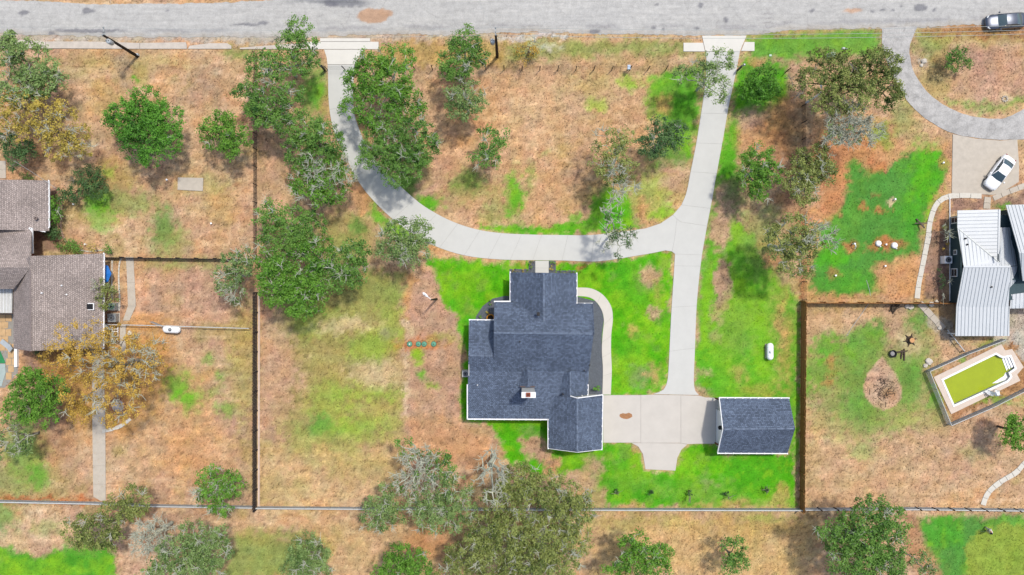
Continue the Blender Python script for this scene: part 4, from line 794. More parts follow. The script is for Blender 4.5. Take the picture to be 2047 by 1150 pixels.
# main house -----------------------------------------------------------------
mh = empty('main_house', W(1060,700), 'white house with dark slate blue shingle roof and brick-flued chimney', 'house')
zN, zR, zW, zB, zE = 3.0, 6.5, 4.75, 3.75, 2.8
plane(mh, [(988,603.5,zN),(1184.5,606.5,zN),(1187,668,zR),(987,665.5,zR)], SLX)                        # main north slope
plane(mh, [(987,665.5,zR),(1187,668,zR),(1178,735,zB+.2),(1176,743,zB),(987,742,zB)], SLX, dz=.004)      # main south slope
plane(mh, [(1020,544.5,zN),(1087,545.5,5.2),(1087,652,5.2),(1036,604.5,3.12),(1020,602.5,zN)], SLY, dz=.01)           # entry gable west
plane(mh, [(1087,545.5,5.2),(1153,547,zN),(1153,606,zN),(1138,606.5,3.1),(1087,652,5.2)], SLY, dz=.014)           # entry gable east
plane(mh, [(938.5,640,2.9),(990,640.5,2.9),(990,712,zW),(936.5,711,zW)], SLX)                              # west wing north slope
plane(mh, [(936.5,711,zW),(990,712,zW),(990,742,zB),(935.8,741,zB)], SLX, dz=-.012)                        # west wing south slope
plane(mh, [(935.8,741,zB),(1150,743,zB),(1150,840,zE),(934.5,837.5,zE)], SLX, dz=-.02)                     # low rear slope
plane(mh, [(1140,742,4.35),(1140,794,4.35),(1112,794,3.0),(1112,756,3.0)], SLY, dz=.006)                   # east cross gable west
plane(mh, [(1140,742,4.35),(1177,742,3.0),(1175,790,2.9),(1140,794,4.35)], SLY, dz=.002)                   # east cross gable east
plane(mh, [(1154,795.5,4.9),(1154,904,4.9),(1096,896.5,zE),(1096,838,zE),(1100,791,zE+.1)], SLY, dz=.008)  # garage west
plane(mh, [(1154,795.5,4.9),(1204.5,789.5,zE),(1203,898.5,zE),(1154,904,4.9)], SLY, dz=.012)               # garage east
plane(mh, [(1055,738,4.4),(1055,775,4.4),(1036,776,3.4),(1044,742,3.76)], SLY, 'chimney_cricket', .05); plane(mh, [(1055,738,4.4),(1066,742,3.76),(1074,776,3.4),(1055,775,4.4)], SLY, 'chimney_cricket', .05, .003)
for p, q in (((988,665.5,zR),(1186,668,zR)), ((1087,547,5.2),(1087,650,5.2)), ((938,711,zW),(986,712,zW)), ((1140,744,4.35),(1140,792,4.35)), ((1154,797,4.9),(1154,903,4.9))): ridge_caps(mh, p, q, CAPM)
for p, q in (((988.5,603,zN),(1019,602.6,zN)), ((1020,602.6,zN),(1020,544.5,zN)), ((1153,546.5,zN),(1153,606.5,zN)), ((1153.5,607,zN),(1184,607,zN)), ((938.5,639.6,2.9),(988,640,2.9)),
             ((934.3,770,3.4),(934.3,838,zE)), ((934.5,838,zE),(1095.5,839,zE)), ((1095.8,839,zE),(1095.8,896.5,zE)), ((1204.8,790,zE),(1203.2,898.5,zE)), ((1175.5,770,2.95),(1175,789.5,2.9))): gutter(mh, p, q)
line3(mh, (1141,792,4.4), (1154,795.8,4.98), .10, .2, WHITE, 'rake_trim'); line3(mh, (1154,795.8,4.98), (1204.6,789.3,zE+.06), .10, .2, WHITE, 'rake_trim')
line3(mh, (1184.8,607,zN), (1187.3,668,zR), .08, .18, SLX, 'rake_trim'); line3(mh, (1096,896.8,zE), (1154,904.3,4.9), .08, .16, WHITE, 'rake_trim', -.1); line3(mh, (1154,904.3,4.9), (1203,898.8,zE), .08, .16, WHITE, 'rake_trim', -.1)
wall_block(mh, [(994,610),(1180,612),(1174,780),(990,780)], 2.9, WALLW); wall_block(mh, [(1026,552),(1148,553),(1148,620),(1026,620)], 2.9, WALLW, [(0,1,4.8)])
wall_block(mh, [(944,646),(1000,646),(1000,830),(941,830)], 2.75, WALLW); wall_block(mh, [(1000,770),(1110,770),(1110,831),(1000,831)], 2.7, WALLW); wall_block(mh, [(1102,795),(1197,795),(1196,888),(1102,888)], 2.7, WALLW, [(0,1,4.7),(3,2,4.6)])
def gable_wall(root, a, b, apex, m, name='gable_wall'):
    p, q, r = W(*a), W(*b), W(*apex); d = (q-p).cross(Vector((0,0,1))).normalized()*.08
    MB().add([p,q,r,p+d,q+d,r+d], [(0,1,2),(5,4,3),(0,3,4,1),(1,4,5,2),(2,5,3,0)]).build(name, m, root)
gable_wall(mh, (989,606,2.95), (989,742,3.5), (989,666,zR-.2), WALLW); gable_wall(mh, (1183,607,2.95), (1175,742,3.4), (1183,667,zR-.2), WALLW); gable_wall(mh, (939,642,2.85), (938,770,3.2), (938,711,zW-.2), WALLW)
gable_wall(mh, (1150,791.5,2.9), (1203,791.5,2.75), (1156,795.5,4.8), WALLW)
# chimney: white stucco chase, concrete crown, clay flue
cb = W(1042.5,784,8.1); ce = W(1071,795.5,8.1)
ch = MB().box(((cb.x+ce.x)/2, (cb.y+ce.y)/2, 5.6), (ce.x-cb.x-.12, cb.y-ce.y-.08, 4.9)).build('chimney', WALLW, mh)
MB().box(((cb.x+ce.x)/2, (cb.y+ce.y)/2, 8.1), (ce.x-cb.x, cb.y-ce.y, .12)).build('chimney_crown', WHITE, ch); f = W(1056,789.5,8.3)
MB().box((f.x, f.y, 8.26), (.5,.46,.2)).build('flue', FLUE, ch); MB().box((f.x, f.y, 8.365), (.3,.26,.012)).build('flue_mouth', mat('dark_flue',(110,62,50),.9,.2,8,.1), ch); MB().box((f.x, (cb.y+ce.y)/2+.42, 4.0), (1.75,.1,.3)).build('chimney_flashing', mat('flashing_metal',(120,104,104),.8,.2,5,.1), ch)  # flue mouth is a flat plate in a darker flue colour
for x, y, z, hh in ((1076,629,5.55,.32),(1039,683,5.9,.2),(1168,741,3.75,.2),(1186.2-8,730,4.1,.2),(1125,788,3.9,.4)):
    p = W(x, y, z); MB().lathe([(.09,-.35),(.09,hh),(.06,hh)], 8, (p.x, p.y, p.z)).build('vent_pipe', DARKM, mh)
p = W(1076,628,5.6); MB().box((p.x, p.y, p.z), (.36,.42,.22)).build('roof_vent', DARKM, mh)
for x, y, z in ((954.5,770,3.55),(1163.5,791,3.6)): p = W(x, y, z); MB().lathe([(.07,-.3),(.07,.14),(.03,.2)], 8, (p.x,p.y,p.z)).build('vent_pipe', WHITE, mh)
# garage doors and front door (seen from a step aside)
for a, b in (((1197.3,803,0),(1197.3,838,0)), ((1197.2,846,0),(1197,881,0))):
    p, q = W(*a), W(*b); x = W(1197,800,2.7).x; d = MB().box((x+.03, (p.y+q.y)/2, 1.15), (.06, abs(p.y-q.y), 2.3)).build('garage_door', WHITE, mh)
    for k in range(1,4): MB().box((x+.065, (p.y+q.y)/2, .575*k), (.02, abs(p.y-q.y)*.98, .03)).build('door_groove', GREYM, d)
p = W(1083,552,2.9); MB().box((p.x, p.y+.03, 1.1), (1.1,.06,2.1)).build('door', mat('dark_wood_door',(80,56,44),.5,.15,4,.1), mh)
for x in (1045,1125):
    p = W(x,552.4,2.9); wd = MB().box((p.x, p.y+.03, 1.5), (1.5,.06,1.2)).build('window', WHITE, mh); MB().box((p.x, p.y+.062, 1.5), (1.35,.02,1.05)).build('pane', GLASS, wd)
for y in (640,690,725):
    p = W(1178,y,2.9); wd = MB().box((W(1177.5,y,2.9).x+.04, p.y, 1.5), (.06,1.2,1.2)).build('window', WHITE, mh); MB().box((W(1177.5,y,2.9).x+.075, p.y, 1.5), (.02,1.05,1.05)).build('pane', GLASS, wd)

# detached garage --------------------------------------------------------------
gh = empty('detached_garage', W(1500,850), 'detached garage with slate blue gable roof and white front wall', 'garage'); ze, zr = 2.8, 4.9
plane(gh, [(1438.5,796,ze),(1577.5,796.5,ze),(1589.5,857,zr),(1445.5,858.5,zr)], SLX); plane(gh, [(1445.5,858.5,zr),(1589.5,857,zr),(1574.5,906,ze),(1435,905.5,ze)], SLX, dz=.005)
ridge_caps(gh, (1447,858.5,zr), (1588,857,zr), CAPM); gutter(gh, (1438.5,795.4,ze), (1577,796,ze)); gutter(gh, (1435,906.2,ze), (1574,906.8,ze))
line3(gh, (1438,796,ze), (1445,858.5,zr), .08, .18, WHITE, 'rake_trim', -.08); line3(gh, (1445,858.5,zr), (1434.5,905.5,ze), .08, .18, WHITE, 'rake_trim', -.08)
wall_block(gh, [(1446,801),(1570,801),(1568,900),(1444,900)], 2.7, WALLW, [(0,3,4.75),(1,2,4.7)])
x = W(1444.6,850,2.7).x; p, q = W(1440,812,0), W(1440,880,0); d = MB().box((x-.06, (p.y+q.y)/2-.3, 1.2), (.06, 4.0, 2.4)).build('garage_door', WHITE, gh)
for k in range(1,4): MB().box((x-.095, (p.y+q.y)/2-.3, .6*k), (.02, 3.9, .03)).build('door_groove', GREYM, d)
p = W(1443,856,3.6); lp = MB().tube([(x-.02,p.y,3.45),(x-.3,p.y,3.65),(x-.42,p.y,3.5)], .03, 6).build('lamp_arm', DARKM, gh); MB().lathe([(.26,0),(.24,.06),(.08,.2),(.04,.26)], 14, (x-.45,p.y,3.3)).build('lamp_shade', DARKM, lp)
TIMB = mat('brown_timber', (120,70,46), .85, .2, 5, .15)
for y in (797,886.5): a = W(1431,y,.9); b = W(1440,y+(3 if y<850 else 7),2.2); MB().bar((a.x,a.y,.5), (x,b.y,2.3), .14, .14).build('timber_brace', TIMB, gh)

# brown neighbour house ----------------------------------------------------------
bh = empty('brown_house', W(90,580), 'brick house with mottled brown shingle roof at the left edge', 'house')
plane(bh, [(207.5,507,2.8),(206.5,696,2.8),(62,701.5,6.4),(60.5,512,6.4)], BRY); plane(bh, [(60.5,512,6.4),(62,701.5,6.4),(27,696,3.4),(27,530,3.4)], BRY, dz=.004)
plane(bh, [(-70,457.5,3.4),(62.5,457.5,3.4),(61,535,6.3),(-70,535,6.3)], BRX, dz=.008); plane(bh, [(-70,535,6.3),(61,535,6.3),(27,578,4.6),(-70,578,4.6)], BRX, dz=.012)
plane(bh, [(97,361,2.8),(97.5,462,2.8),(-70,458,5.8),(-70,358,5.8)], BRY, dz=.016)
ridge_caps(bh, (61,540,6.4), (62,700,6.4), CAPB)
for p, q in (((207.8,507,2.8),(206.8,696,2.8)), ((97.6,361.5,2.8),(98,455,2.8))): gutter(bh, p, q)
line3(bh, (-70,457,3.45), (63,457,3.45), .2, .2, WHITE, 'fascia'); line3(bh, (63.5,456,3.45), (65,507,3.45), .24, .2, WHITE, 'fascia'); line3(bh, (66,459.5,2.9), (91,463.5,2.9), .12, .16, WHITE, 'fascia')
line3(bh, (27,696.5,3.4), (62,702,6.4), .08, .16, CAPB, 'rake_trim', -.1)
wall_block(bh, [(36,516),(186,516),(186,688),(36,688)], 2.7, BRICK, [(3,2,5.6)]); wall_block(bh, [(-70,466),(40,466),(40,560),(-70,560)], 2.8, BRICK); wall_block(bh, [(-70,370),(74,370),(74,450),(-70,450)], 2.6, BRICK)
p = W(181,613,3.5); sk = MB().box((p.x,p.y,p.z+.02), (.86,.8,.16)).build('skylight', WHITE, bh); MB().box((p.x,p.y,p.z+.13), (.68,.62,.08)).build('pane', DARKM, sk)
for x, y, z in ((84,586,5.9),(124,571,4.9),(134,589,4.6),(42,518,5.4)): p = W(x,y,z); MB().lathe([(.09,-.25),(.09,.16),(.05,.2)], 8, (p.x,p.y,p.z)).build('vent_pipe', WHITE, bh)
p = W(72,437,3.6); MB().lathe([(.2,-.1),(.2,.12),(.14,.12),(.13,-.05)], 12, (p.x,p.y,p.z)).build('roof_vent', CAPB, bh)
# white corrugated porch cover with its ribs
pc = empty('porch_cover', W(-10,600), 'white corrugated porch cover against the left brown roof', 'porch cover')
plane(pc, [(-70,576,3.0),(25,576,3.0),(24,626,2.5),(-70,626,2.5)], mat('weathered_white_metal',(226,226,224),.6,.12,4,.1), 'panel', .06)
for k in range(14): line3(pc, (-66+6.7*k,577,3.04), (-66.5+6.7*k,625.5,2.54), .05, .06, WHITE, 'rib')
for x in (-60,22): p = W(x,624,2.4); MB().box((p.x,p.y,1.2), (.12,.12,2.4)).build('post', WHITE, pc)
tag(MB().box(tuple(W(33,712,.2)), (.34,2.6,.4)).build('garden_wall', WHITE), 'low white garden wall at the south end of the brown house', 'wall')

# metal roofed house -------------------------------------------------------------
rh = empty('metal_roof_house', W(1975,540), 'dark teal house with white standing seam metal roofs', 'house')
def metal(pts, n0, n1, dirp, name='roof', step=.42, m=None):
    """pts px polygon with z; ribs run parallel to dirp=(p,q) and are cut to the polygon"""
    o = plane(rh, pts, m or METALR, name, .1); P3 = [W(*p) for p in pts]
    a, b = W(*dirp[0]), W(*dirp[1]); d = Vector((b.x-a.x, b.y-a.y)).normalized(); nn = Vector((-d.y, d.x))
    n = len(P3); cs = [nn.dot(v.to_2d()) for v in P3]; c = min(cs)+step*.5; r = Vector(rh.location)
    while c < max(cs)-.05:
        hits = []
        for i in range(n):
            u, v = P3[i], P3[(i+1) % n]; cu, cv = cs[i]-c, cs[(i+1) % n]-c
            if cu*cv < 0: t = cu/(cu-cv); hits.append(u + (v-u)*t)
        if len(hits) >= 2:
            hits.sort(key=lambda h: d.dot(h.to_2d())); p, q = hits[0], hits[-1]
            if (q-p).length > .3: MB().bar(p+Vector((0,0,.02)), q+Vector((0,0,.02)), .045, .07).build('roof_seam', SEAMM, o)
        c += step
e_, r_ = 2.6, 3.85
metal([(1914,421,e_),(1998,419,3.3),(1996,523,3.3),(1914,456,e_)], 0, 0, ((1914,440,e_),(1998,438,3.3)))
metal([(1914,455,e_),(1998,524,r_),(2003,533,r_),(1926.5,533,r_)], 0, 0, ((1918,470,e_),(1927,533,r_)))
metal([(1926.5,533,r_),(2020,533,r_),(2016,614,e_),(1912,613,e_)], 0, 0, ((1926,533,r_),(1912,613,e_)))
metal([(1912,612.5,e_),(2018,612.5,e_),(2018,672,2.2),(1910,672,2.2)], 0, 0, ((1912,613,e_),(1910,672,2.2)))
metal([(1999,455,2.7),(2010,455,2.9),(2021,532,3.7),(1999,532,3.9)], 0, 0, ((2000,455,3),(2004,530,3.9)))
metal([(2010,455,2.9),(2019,455,2.6),(2034,531,3.2),(2021,532,3.7)], 0, 0, ((2010,455,2.9),(2021,530,3.7)))
metal([(2021,533,3.7),(2034,532,3.2),(2030,563,2.5),(2016,578,2.8)], 0, 0, ((2022,533,3.7),(2016,570,2.8)))
metal([(2011,410,3.0),(2090,408,3.0),(2110,506,5.6),(2038,506,5.6)], 0, 0, ((2011,410,3),(2038,506,5.6)))
metal([(2038,506,5.6),(2110,506,5.6),(2090,560,3.6),(2045,562,3.6)], 0, 0, ((2060,507,5.6),(2058,560,3.6)))
metal([(2021,589,2.5),(2090,580,3.0),(2090,616,2.7),(2019,617,2.4)], 0, 0, ((2030,590,2.5),(2029,617,2.4)))
line3(rh, (1926.5,533,r_+.04), (2020,533,r_+.04), .22, .05, METALR, 'ridge_cap'); line3(rh, (1998,419,3.33), (1996,523,3.33), .22, .05, METALR, 'ridge_cap'); line3(rh, (1914,455.5,e_+.03), (1997,524,r_+.06), .10, .05, GREYM, 'valley_flashing')
xw = W(1898.5,500,0).x
def wb(x0, x1, y0, y1, z, name='wall'): return MB().box(((x0+x1)/2, (y0+y1)/2, z/2), (abs(x1-x0), abs(y1-y0), z)).build(name, TEALW, rh)
Yn = W(0,430,2.6).y; Ys = W(0,606,2.6).y; wb(xw, W(1994,0,3).x, Yn, Ys, 2.55); gable_wall(rh, (1922,462,2.5), (1922,606,2.5), (1922,533,3.7), TEALW)
wb(W(1994,0,2.6).x+.002, W(2060,0,3).x, W(0,425,2.6).y-.3, W(0,600,2.6).y, 2.5); wb(W(2022,0,3).x, W(2090,0,3).x, W(0,418,3).y, W(0,560,3).y, 2.95); gable_wall(rh, (2024,420,2.9), (2038,560,2.9), (2042,506,5.4), TEALW)
def side_window(y0, y1, z0, z1, split=True):
    ya, yb = W(0,y0,.8).y, W(0,y1,.8).y; w = MB().box((xw-.03, (ya+yb)/2, (z0+z1)/2), (.08, ya-yb, z1-z0)).build('window', WHITE, rh)
    zm = (z0+z1)/2
    for a, b in (((z0+.09, zm-.04), (zm+.04, z1-.09)) if split else ((z0+.09, z1-.09),)): MB().box((xw-.075, (ya+yb)/2, (a+b)/2), (.02, ya-yb-.18, b-a)).build('pane', GLASS, w)
side_window(434,447.5,.45,1.9); side_window(500,510,.9,1.6); side_window(537,553.5,.45,1.7)
p = W(2007,430,1.5); wd = MB().box((p.x, W(0,425,2.6).y-.27, 1.5), (1.0,.08,1.0)).build('window', WHITE, rh); MB().box((p.x-.23, W(0,425,2.6).y-.22, 1.5), (.36,.02,.8)).build('pane', GLASS, wd); MB().box((p.x+.23, W(0,425,2.6).y-.22, 1.5), (.36,.02,.8)).build('pane', GLASS, wd)
MB().tube([(xw-.05, W(0,396,0).y, .12), (xw-.05, W(0,602,0).y, .12)], .06, 6).build('base_trim', WHITE, rh)
for x, y, z in ((1929.5,477,3.1),(1933,489,3.2),(1981,574,3.2)): p = W(x,y,z); MB().lathe([(.1,-.2),(.1,.2),(.05,.24)], 8, (p.x,p.y,p.z)).build('vent_pipe', DARKM, rh)
MB().box(tuple(W(1996.5,515,4.5)), (.12,.8,.3)).build('roof_vent', GREYM, rh)
for x, y in ((1914,668),(2014,668)): p = W(x,y,2.1); MB().box((p.x,p.y,1.05), (.14,.14,2.1)).build('porch_post', WHITE, rh)

# ------------------------------------------------------------------ fences
CEDAR = mat('brown_cedar', (178,126,76), .9, .25, 3, .2, stretch=(3,3,.6)); DARKW = mat('dark_stained_wood', (66,58,58), .9, .25, 3, .2); WEATH = mat('weathered_grey_wood', (112,98,92), .9, .25, 3, .2)
PALEK = mat('pale_kickboard', (240,214,198), .9, .12, 2, .1); BLACKW = mat('black_coated_wire', (44,44,44), .6, 0, 1, 0)
def board_fence(label, a, b, h, pw, gap, m, kick=None, postev=2.4, group=None, name='board_fence', railm=None, lean=.0):
    A, B = W(*a), W(*b); d = B-A; Ln = d.length; u = d.normalized(); sd = Vector((-u.y, u.x, 0)); ang = math.atan2(u.y, u.x)
    root = empty(name, A, label, 'fence', group); n = int(Ln/(pw+gap)); st = Ln/n
    # dog-eared picket
    e = pw*.22; prof = [(-pw/2,.03),(pw/2,.03),(pw/2,h-e),(pw/2-e,h),(-pw/2+e,h),(-pw/2,h-e)]
    vs = [(x,-.011,z) for x, z in prof]+[(x,.011,z) for x, z in prof]; fs = [tuple(range(6)), tuple(range(11,5,-1))]+[(i,i+6,(i+1)%6+6,(i+1)%6) for i in range(6)]
    me = MB().add(vs, fs).mesh('picket', m); r = random.Random(n)
    for k in range(n):
        if k >= 300: break
        p = u*(st*(k+.5)); o = link('picket', me, root, (p.x, p.y, r.uniform(-.02,.03)), (r.uniform(-.02,.02), 0, ang+r.uniform(-.02,.02)))
    for z in (.35, h*.55, h-.3): MB().bar(A+sd*.045+Vector((0,0,z)), B+sd*.045+Vector((0,0,z)), .05, .09).build('rail', railm or m, root)
    np_ = int(Ln/postev)+1; pm = MB().box((0,0,h/2), (.1,.1,h)).mesh('post', railm or m)
    for k in range(np_+1): p = u*(Ln*k/np_)+sd*.12; link('post', pm, root, tuple(p), (0,0,ang))
    if kick: MB().bar(A-sd*kick+Vector((0,0,.08)), B-sd*kick+Vector((0,0,.08)), .22, .16).build('kickboard', PALEK, root)
    return root
def wire_fence(label, pts, h, posth, spacing, postm, wirem, nw=5, rail=None, meshstep=None, postw=.09, group=None, name='wire_fence', lean=0, wr=.008):
    P_ = [W(*p) for p in pts]; root = empty(name, P_[0], label, 'fence', group); r = random.Random(len(label)); rl = Vector(root.location)
    pm = MB().lathe([(postw/2,0),(postw/2,posth),(postw*.3,posth+.03)], 8).mesh('post', postm)
    for A, B in zip(P_[:-1], P_[1:]):
        d = B-A; Ln = d.length; n = max(1, round(Ln/spacing)); u = d.normalized()
        for k in range(n+1 if B is P_[-1] else n): link('post', pm, root, tuple(A+d*(k/n)-rl), (r.uniform(-.03,.03), r.uniform(-.03,.03), 0))
        for k in range(nw): z = h*(k+.6)/nw; MB().tube([A+Vector((0,0,z)), A+d*.5+Vector((0,0,z-.02)), B+Vector((0,0,z))], wr, 4).build('wire', wirem, root)
        if rail: MB().tube([A+Vector((0,0,h)), B+Vector((0,0,h))], rail, 6).build('top_rail', mat('pale_rail',(226,228,230),.5,.05,3,0) if wirem is not BLACKW else wirem, root)
        if meshstep:
            segs = []; t = -h
            while t < Ln:
                for sgn in (0, 1):
                    t0, t1 = (t, t+h) if not sgn else (t+h, t); z0, z1 = 0.03, h
                    lo, hi = (t0, z0), (t1, z1)
                    def clip(p, q):
                        (x0, y0), (x1, y1) = p, q
                        if x0 > x1: x0, y0, x1, y1 = x1, y1, x0, y0
                        if x1 <= 0 or x0 >= Ln: return None
                        if x0 < 0: y0 += (0-x0)/(x1-x0)*(y1-y0); x0 = 0
                        if x1 > Ln: y1 = y0+(Ln-x0)/(x1-x0)*(y1-y0); x1 = Ln
                        return (x0, y0), (x1, y1)
                    cc = clip(lo, hi)
                    if cc: segs.append((np.array(A+u*cc[0][0]-rl)+[0,0,cc[0][1]], np.array(A+u*cc[1][0]-rl)+[0,0,cc[1][1]], .007, .007))
                t += meshstep
            if segs: V, F = tubes_np(segs); tag(link('wire_mesh', fast_mesh('wire_mesh', V, F, wirem), root), kind='stuff')
    return root
board_fence('dark slatted picket fence between the left yards with pale kickboard', (514,585), (513.5,1016), 1.8, .10, .075, DARKW, kick=-.26)
board_fence('brown cedar privacy fence along the right side of the lawn', (1598,1018), (1601.5,602), 1.85, .14, .006, CEDAR)
board_fence('brown board fence running from the cedar fence to the metal roofed house', (1603,606), (1903,607), 1.7, .14, .006, CEDAR, name='board_fence')
board_fence('dark low board fence from the brown house to the picket fence', (210,516), (507,520), 1.1, .14, .02, DARKW, name='board_fence')
wire_fence('tall black wire mesh fence down the left side of the oak grove', [(514,110),(514,300),(514,512)], 1.5, 1.6, 2.05, BLACKW, BLACKW, 5, None, .26, .1)
wire_fence('black wire fence with leaning posts along the front of the lot', [(655,140),(900,140),(1330,141),(1408,140)], 1.7, 1.9, 2.1, BLACKW, BLACKW, 4, None, None, .11)
wire_fence('short black wire fence from the east drive to the right corner', [(1474,141),(1602,146)], 1.6, 1.9, 2.1, BLACKW, BLACKW, 4, None, None, .11)
wire_fence('black wire fence down the right side of the front lot', [(1602,146),(1603,380),(1604,600)], 1.4, 1.6, 2.1, BLACKW, BLACKW, 5, None, .3, .1)
wire_fence('grey chain link fence with white rail along the rear of the lot', [(517,1012),(1000,1015),(1598,1016)], 1.1, 1.15, 3.0, STEEL, STEEL, 2, .07, .06, .08)
wire_fence('grey chain link fence along the bottom of the left yard', [(-60,998),(190,1003),(310,1008),(511,1011)], 1.1, 1.15, 3.0, STEEL, STEEL, 2, .07, .06, .08)
wire_fence('rear fence with pale rails and dark posts beside the golf course', [(1601,1015),(1830,1014),(2060,1017)], 1.15, 1.5, 2.02, mat('dark_brown_post',(58,44,40),.9,.1,3,0), STEEL, 3, .06, .1, .16, wr=.02)
wire_fence('grey pipe fence across the left yard beside the propane tank', [(211,648),(300,650),(503,656)], 1.0, 1.05, 3.2, STEEL, STEEL, 2, .05, None, .07)
wire_fence('chain link fence enclosing the green swimming pool', [(2000,678),(1990,682),(1925,707),(1849,741),(1892,848),(1975,812),(2070,764)], 1.15, 1.2, 2.2, STEEL, STEEL, 1, .04, .075, .06)
wire_fence('weathered fence from the back porch to the pool corner', [(1887,658),(1922,702)], .7, .75, 1.1, WEATH, WEATH, 2, .06, None, .1)
# ------------------------------------------------------------------ swimming pool
Zp = lambda zx, zy: (1830+zx/6.05, 670+zy/6.05)
POOLW = mat('pool_wall', (226,232,234), .6, .08, 3, .05); POOLDK = mat('pool_deck_stone', (238,220,206), .9, .08, 2.2, .15)
pl = empty('swimming_pool', W(1950,757), 'swimming pool full of opaque green algae water with white steps', 'pool')
def ring(outer, inner, z0, z1):
    """deck between two outlines: a cut polygon walked once round the outside and once back round the inside"""
    b = bmesh.new(); vo = [b.verts.new((p[0], p[1], z1)) for p in outer]; vi = [b.verts.new((p[0], p[1], z1)) for p in inner]
    eo = [b.edges.new((vo[i], vo[(i+1) % len(vo)])) for i in range(len(vo))]; ei = [b.edges.new((vi[i], vi[(i+1) % len(vi)])) for i in range(len(vi))]
    bmesh.ops.triangle_fill(b, use_beauty=True, use_dissolve=False, edges=eo+ei)
    bmesh.ops.recalc_face_normals(b, faces=b.faces); 
    for f in b.faces:
        if f.normal.z < 0: f.normal_flip()
    b.verts.index_update(); m = MB(); m.add([tuple(v.co) for v in b.verts], [tuple(v.index for v in f.verts) for f in b.faces]); b.free()
    for loop, sg in ((outer, 1), (inner, -1)):
        n = len(loop)
        for i in range(n):
            p, q = loop[i], loop[(i+1) % n]; m.add([(p[0],p[1],z0),(q[0],q[1],z0),(q[0],q[1],z1),(p[0],p[1],z1)], [(0,1,2,3) if sg > 0 else (3,2,1,0)])
    return m
dk = Wp(POOL_DECK); pin = Wp(POOL_IN); cop = shrink(pin, -.22)
ring(dk, cop, -.1, .08).build('pool_deck', POOLDK, pl); ring(cop, pin, -.2, .11).build('coping', WHITE, pl)
n = len(pin); sh = MB()
for i in range(n): p, q = pin[i], pin[(i+1) % n]; sh.add([(p[0],p[1],-1.6),(q[0],q[1],-1.6),(q[0],q[1],.05),(p[0],p[1],.05)], [(0,1,2,3)])
sh.add([(p[0],p[1],-1.6) for p in pin], [tuple(range(n))]); sh.build('pool_shell', POOLW, pl)
ALG = attr = mat('algae_water', (176,192,34), .18, .10, .5, .03, 0, .4)
MB().prism(shrink(pin, .015), -.6, -.32).build('water', ALG, pl)
for k in range(3):
    a = [(1062+24*k,287-7*k),(1086+24*k,280-7*k),(1143+22*k,398-8*k),(1119+22*k,440-20*k)]
    MB().prism(shrink(Wp([Zp(*p) for p in a]), .01), -1.0, -.26+.12*k).build('step', WHITE, pl)
MB().prism(Wp([Zp(*p) for p in ((1110,452),(1140,500),(1120,540),(1000,585),(945,588),(1085,500))]), -1.0, -.29).build('bench_step', WHITE, pl)
sld = empty('pool_slide', W(1984,783), 'white curved water slide on the south side of the green pool', 'pool slide')
pts = [W(*Zp(1015,700), 1.5), W(*Zp(985,712), 1.45), W(*Zp(950,716), 1.1), W(*Zp(910,706), .7), W(*Zp(875,690), .42), W(*Zp(855,672), .22)]
mb = MB()
for i in range(len(pts)-1):
    a, b = pts[i], pts[i+1]; d = (b-a).normalized(); sd = Vector((-d.y, d.x, 0)).normalized()*.26
    mb.add([a-sd+Vector((0,0,.16)),a-sd,a+sd,a+sd+Vector((0,0,.16)),b-sd+Vector((0,0,.16)),b-sd,b+sd,b+sd+Vector((0,0,.16))], [(0,1,5,4),(1,2,6,5),(2,3,7,6)])
mb.build('chute', WHITE, sld)
for k in (-1, 1): a = pts[0]+Vector((0,k*.24,0)); MB().tube([(a.x+.35,a.y,0),(a.x,a.y,1.5),(a.x,a.y,2.0)], .025, 6).build('ladder_rail', STEEL, sld)
for k in range(4): z = .35+.35*k; MB().bar((pts[0].x+.35*(1-z/1.5), pts[0].y-.24, z), (pts[0].x+.35*(1-z/1.5), pts[0].y+.24, z), .1, .04).build('ladder_step', WHITE, sld)
MB().box((pts[2].x, pts[2].y, .55), (.1,.1,1.1)).build('support', STEEL, sld)
# left neighbour pool corner with green cover
lp = empty('covered_pool', W(-20,735), 'corner of a pool with green cover and pale steps at the left edge', 'pool')
MB().prism(Wp([(-60,700),(0,700),(10,722),(11,726),(-60,727)]), .03, .10).build('pool_cover', mat('green_pool_cover',(56,156,96),.6,.15,2,.1), lp); MB().prism(Wp([(-60,727.5),(11,727.5),(12,745),(4,772),(-60,775)]), .03, .085).build('pool_step', mat('pale_aqua_concrete',(190,206,204),.8,.08,2,.1), lp)

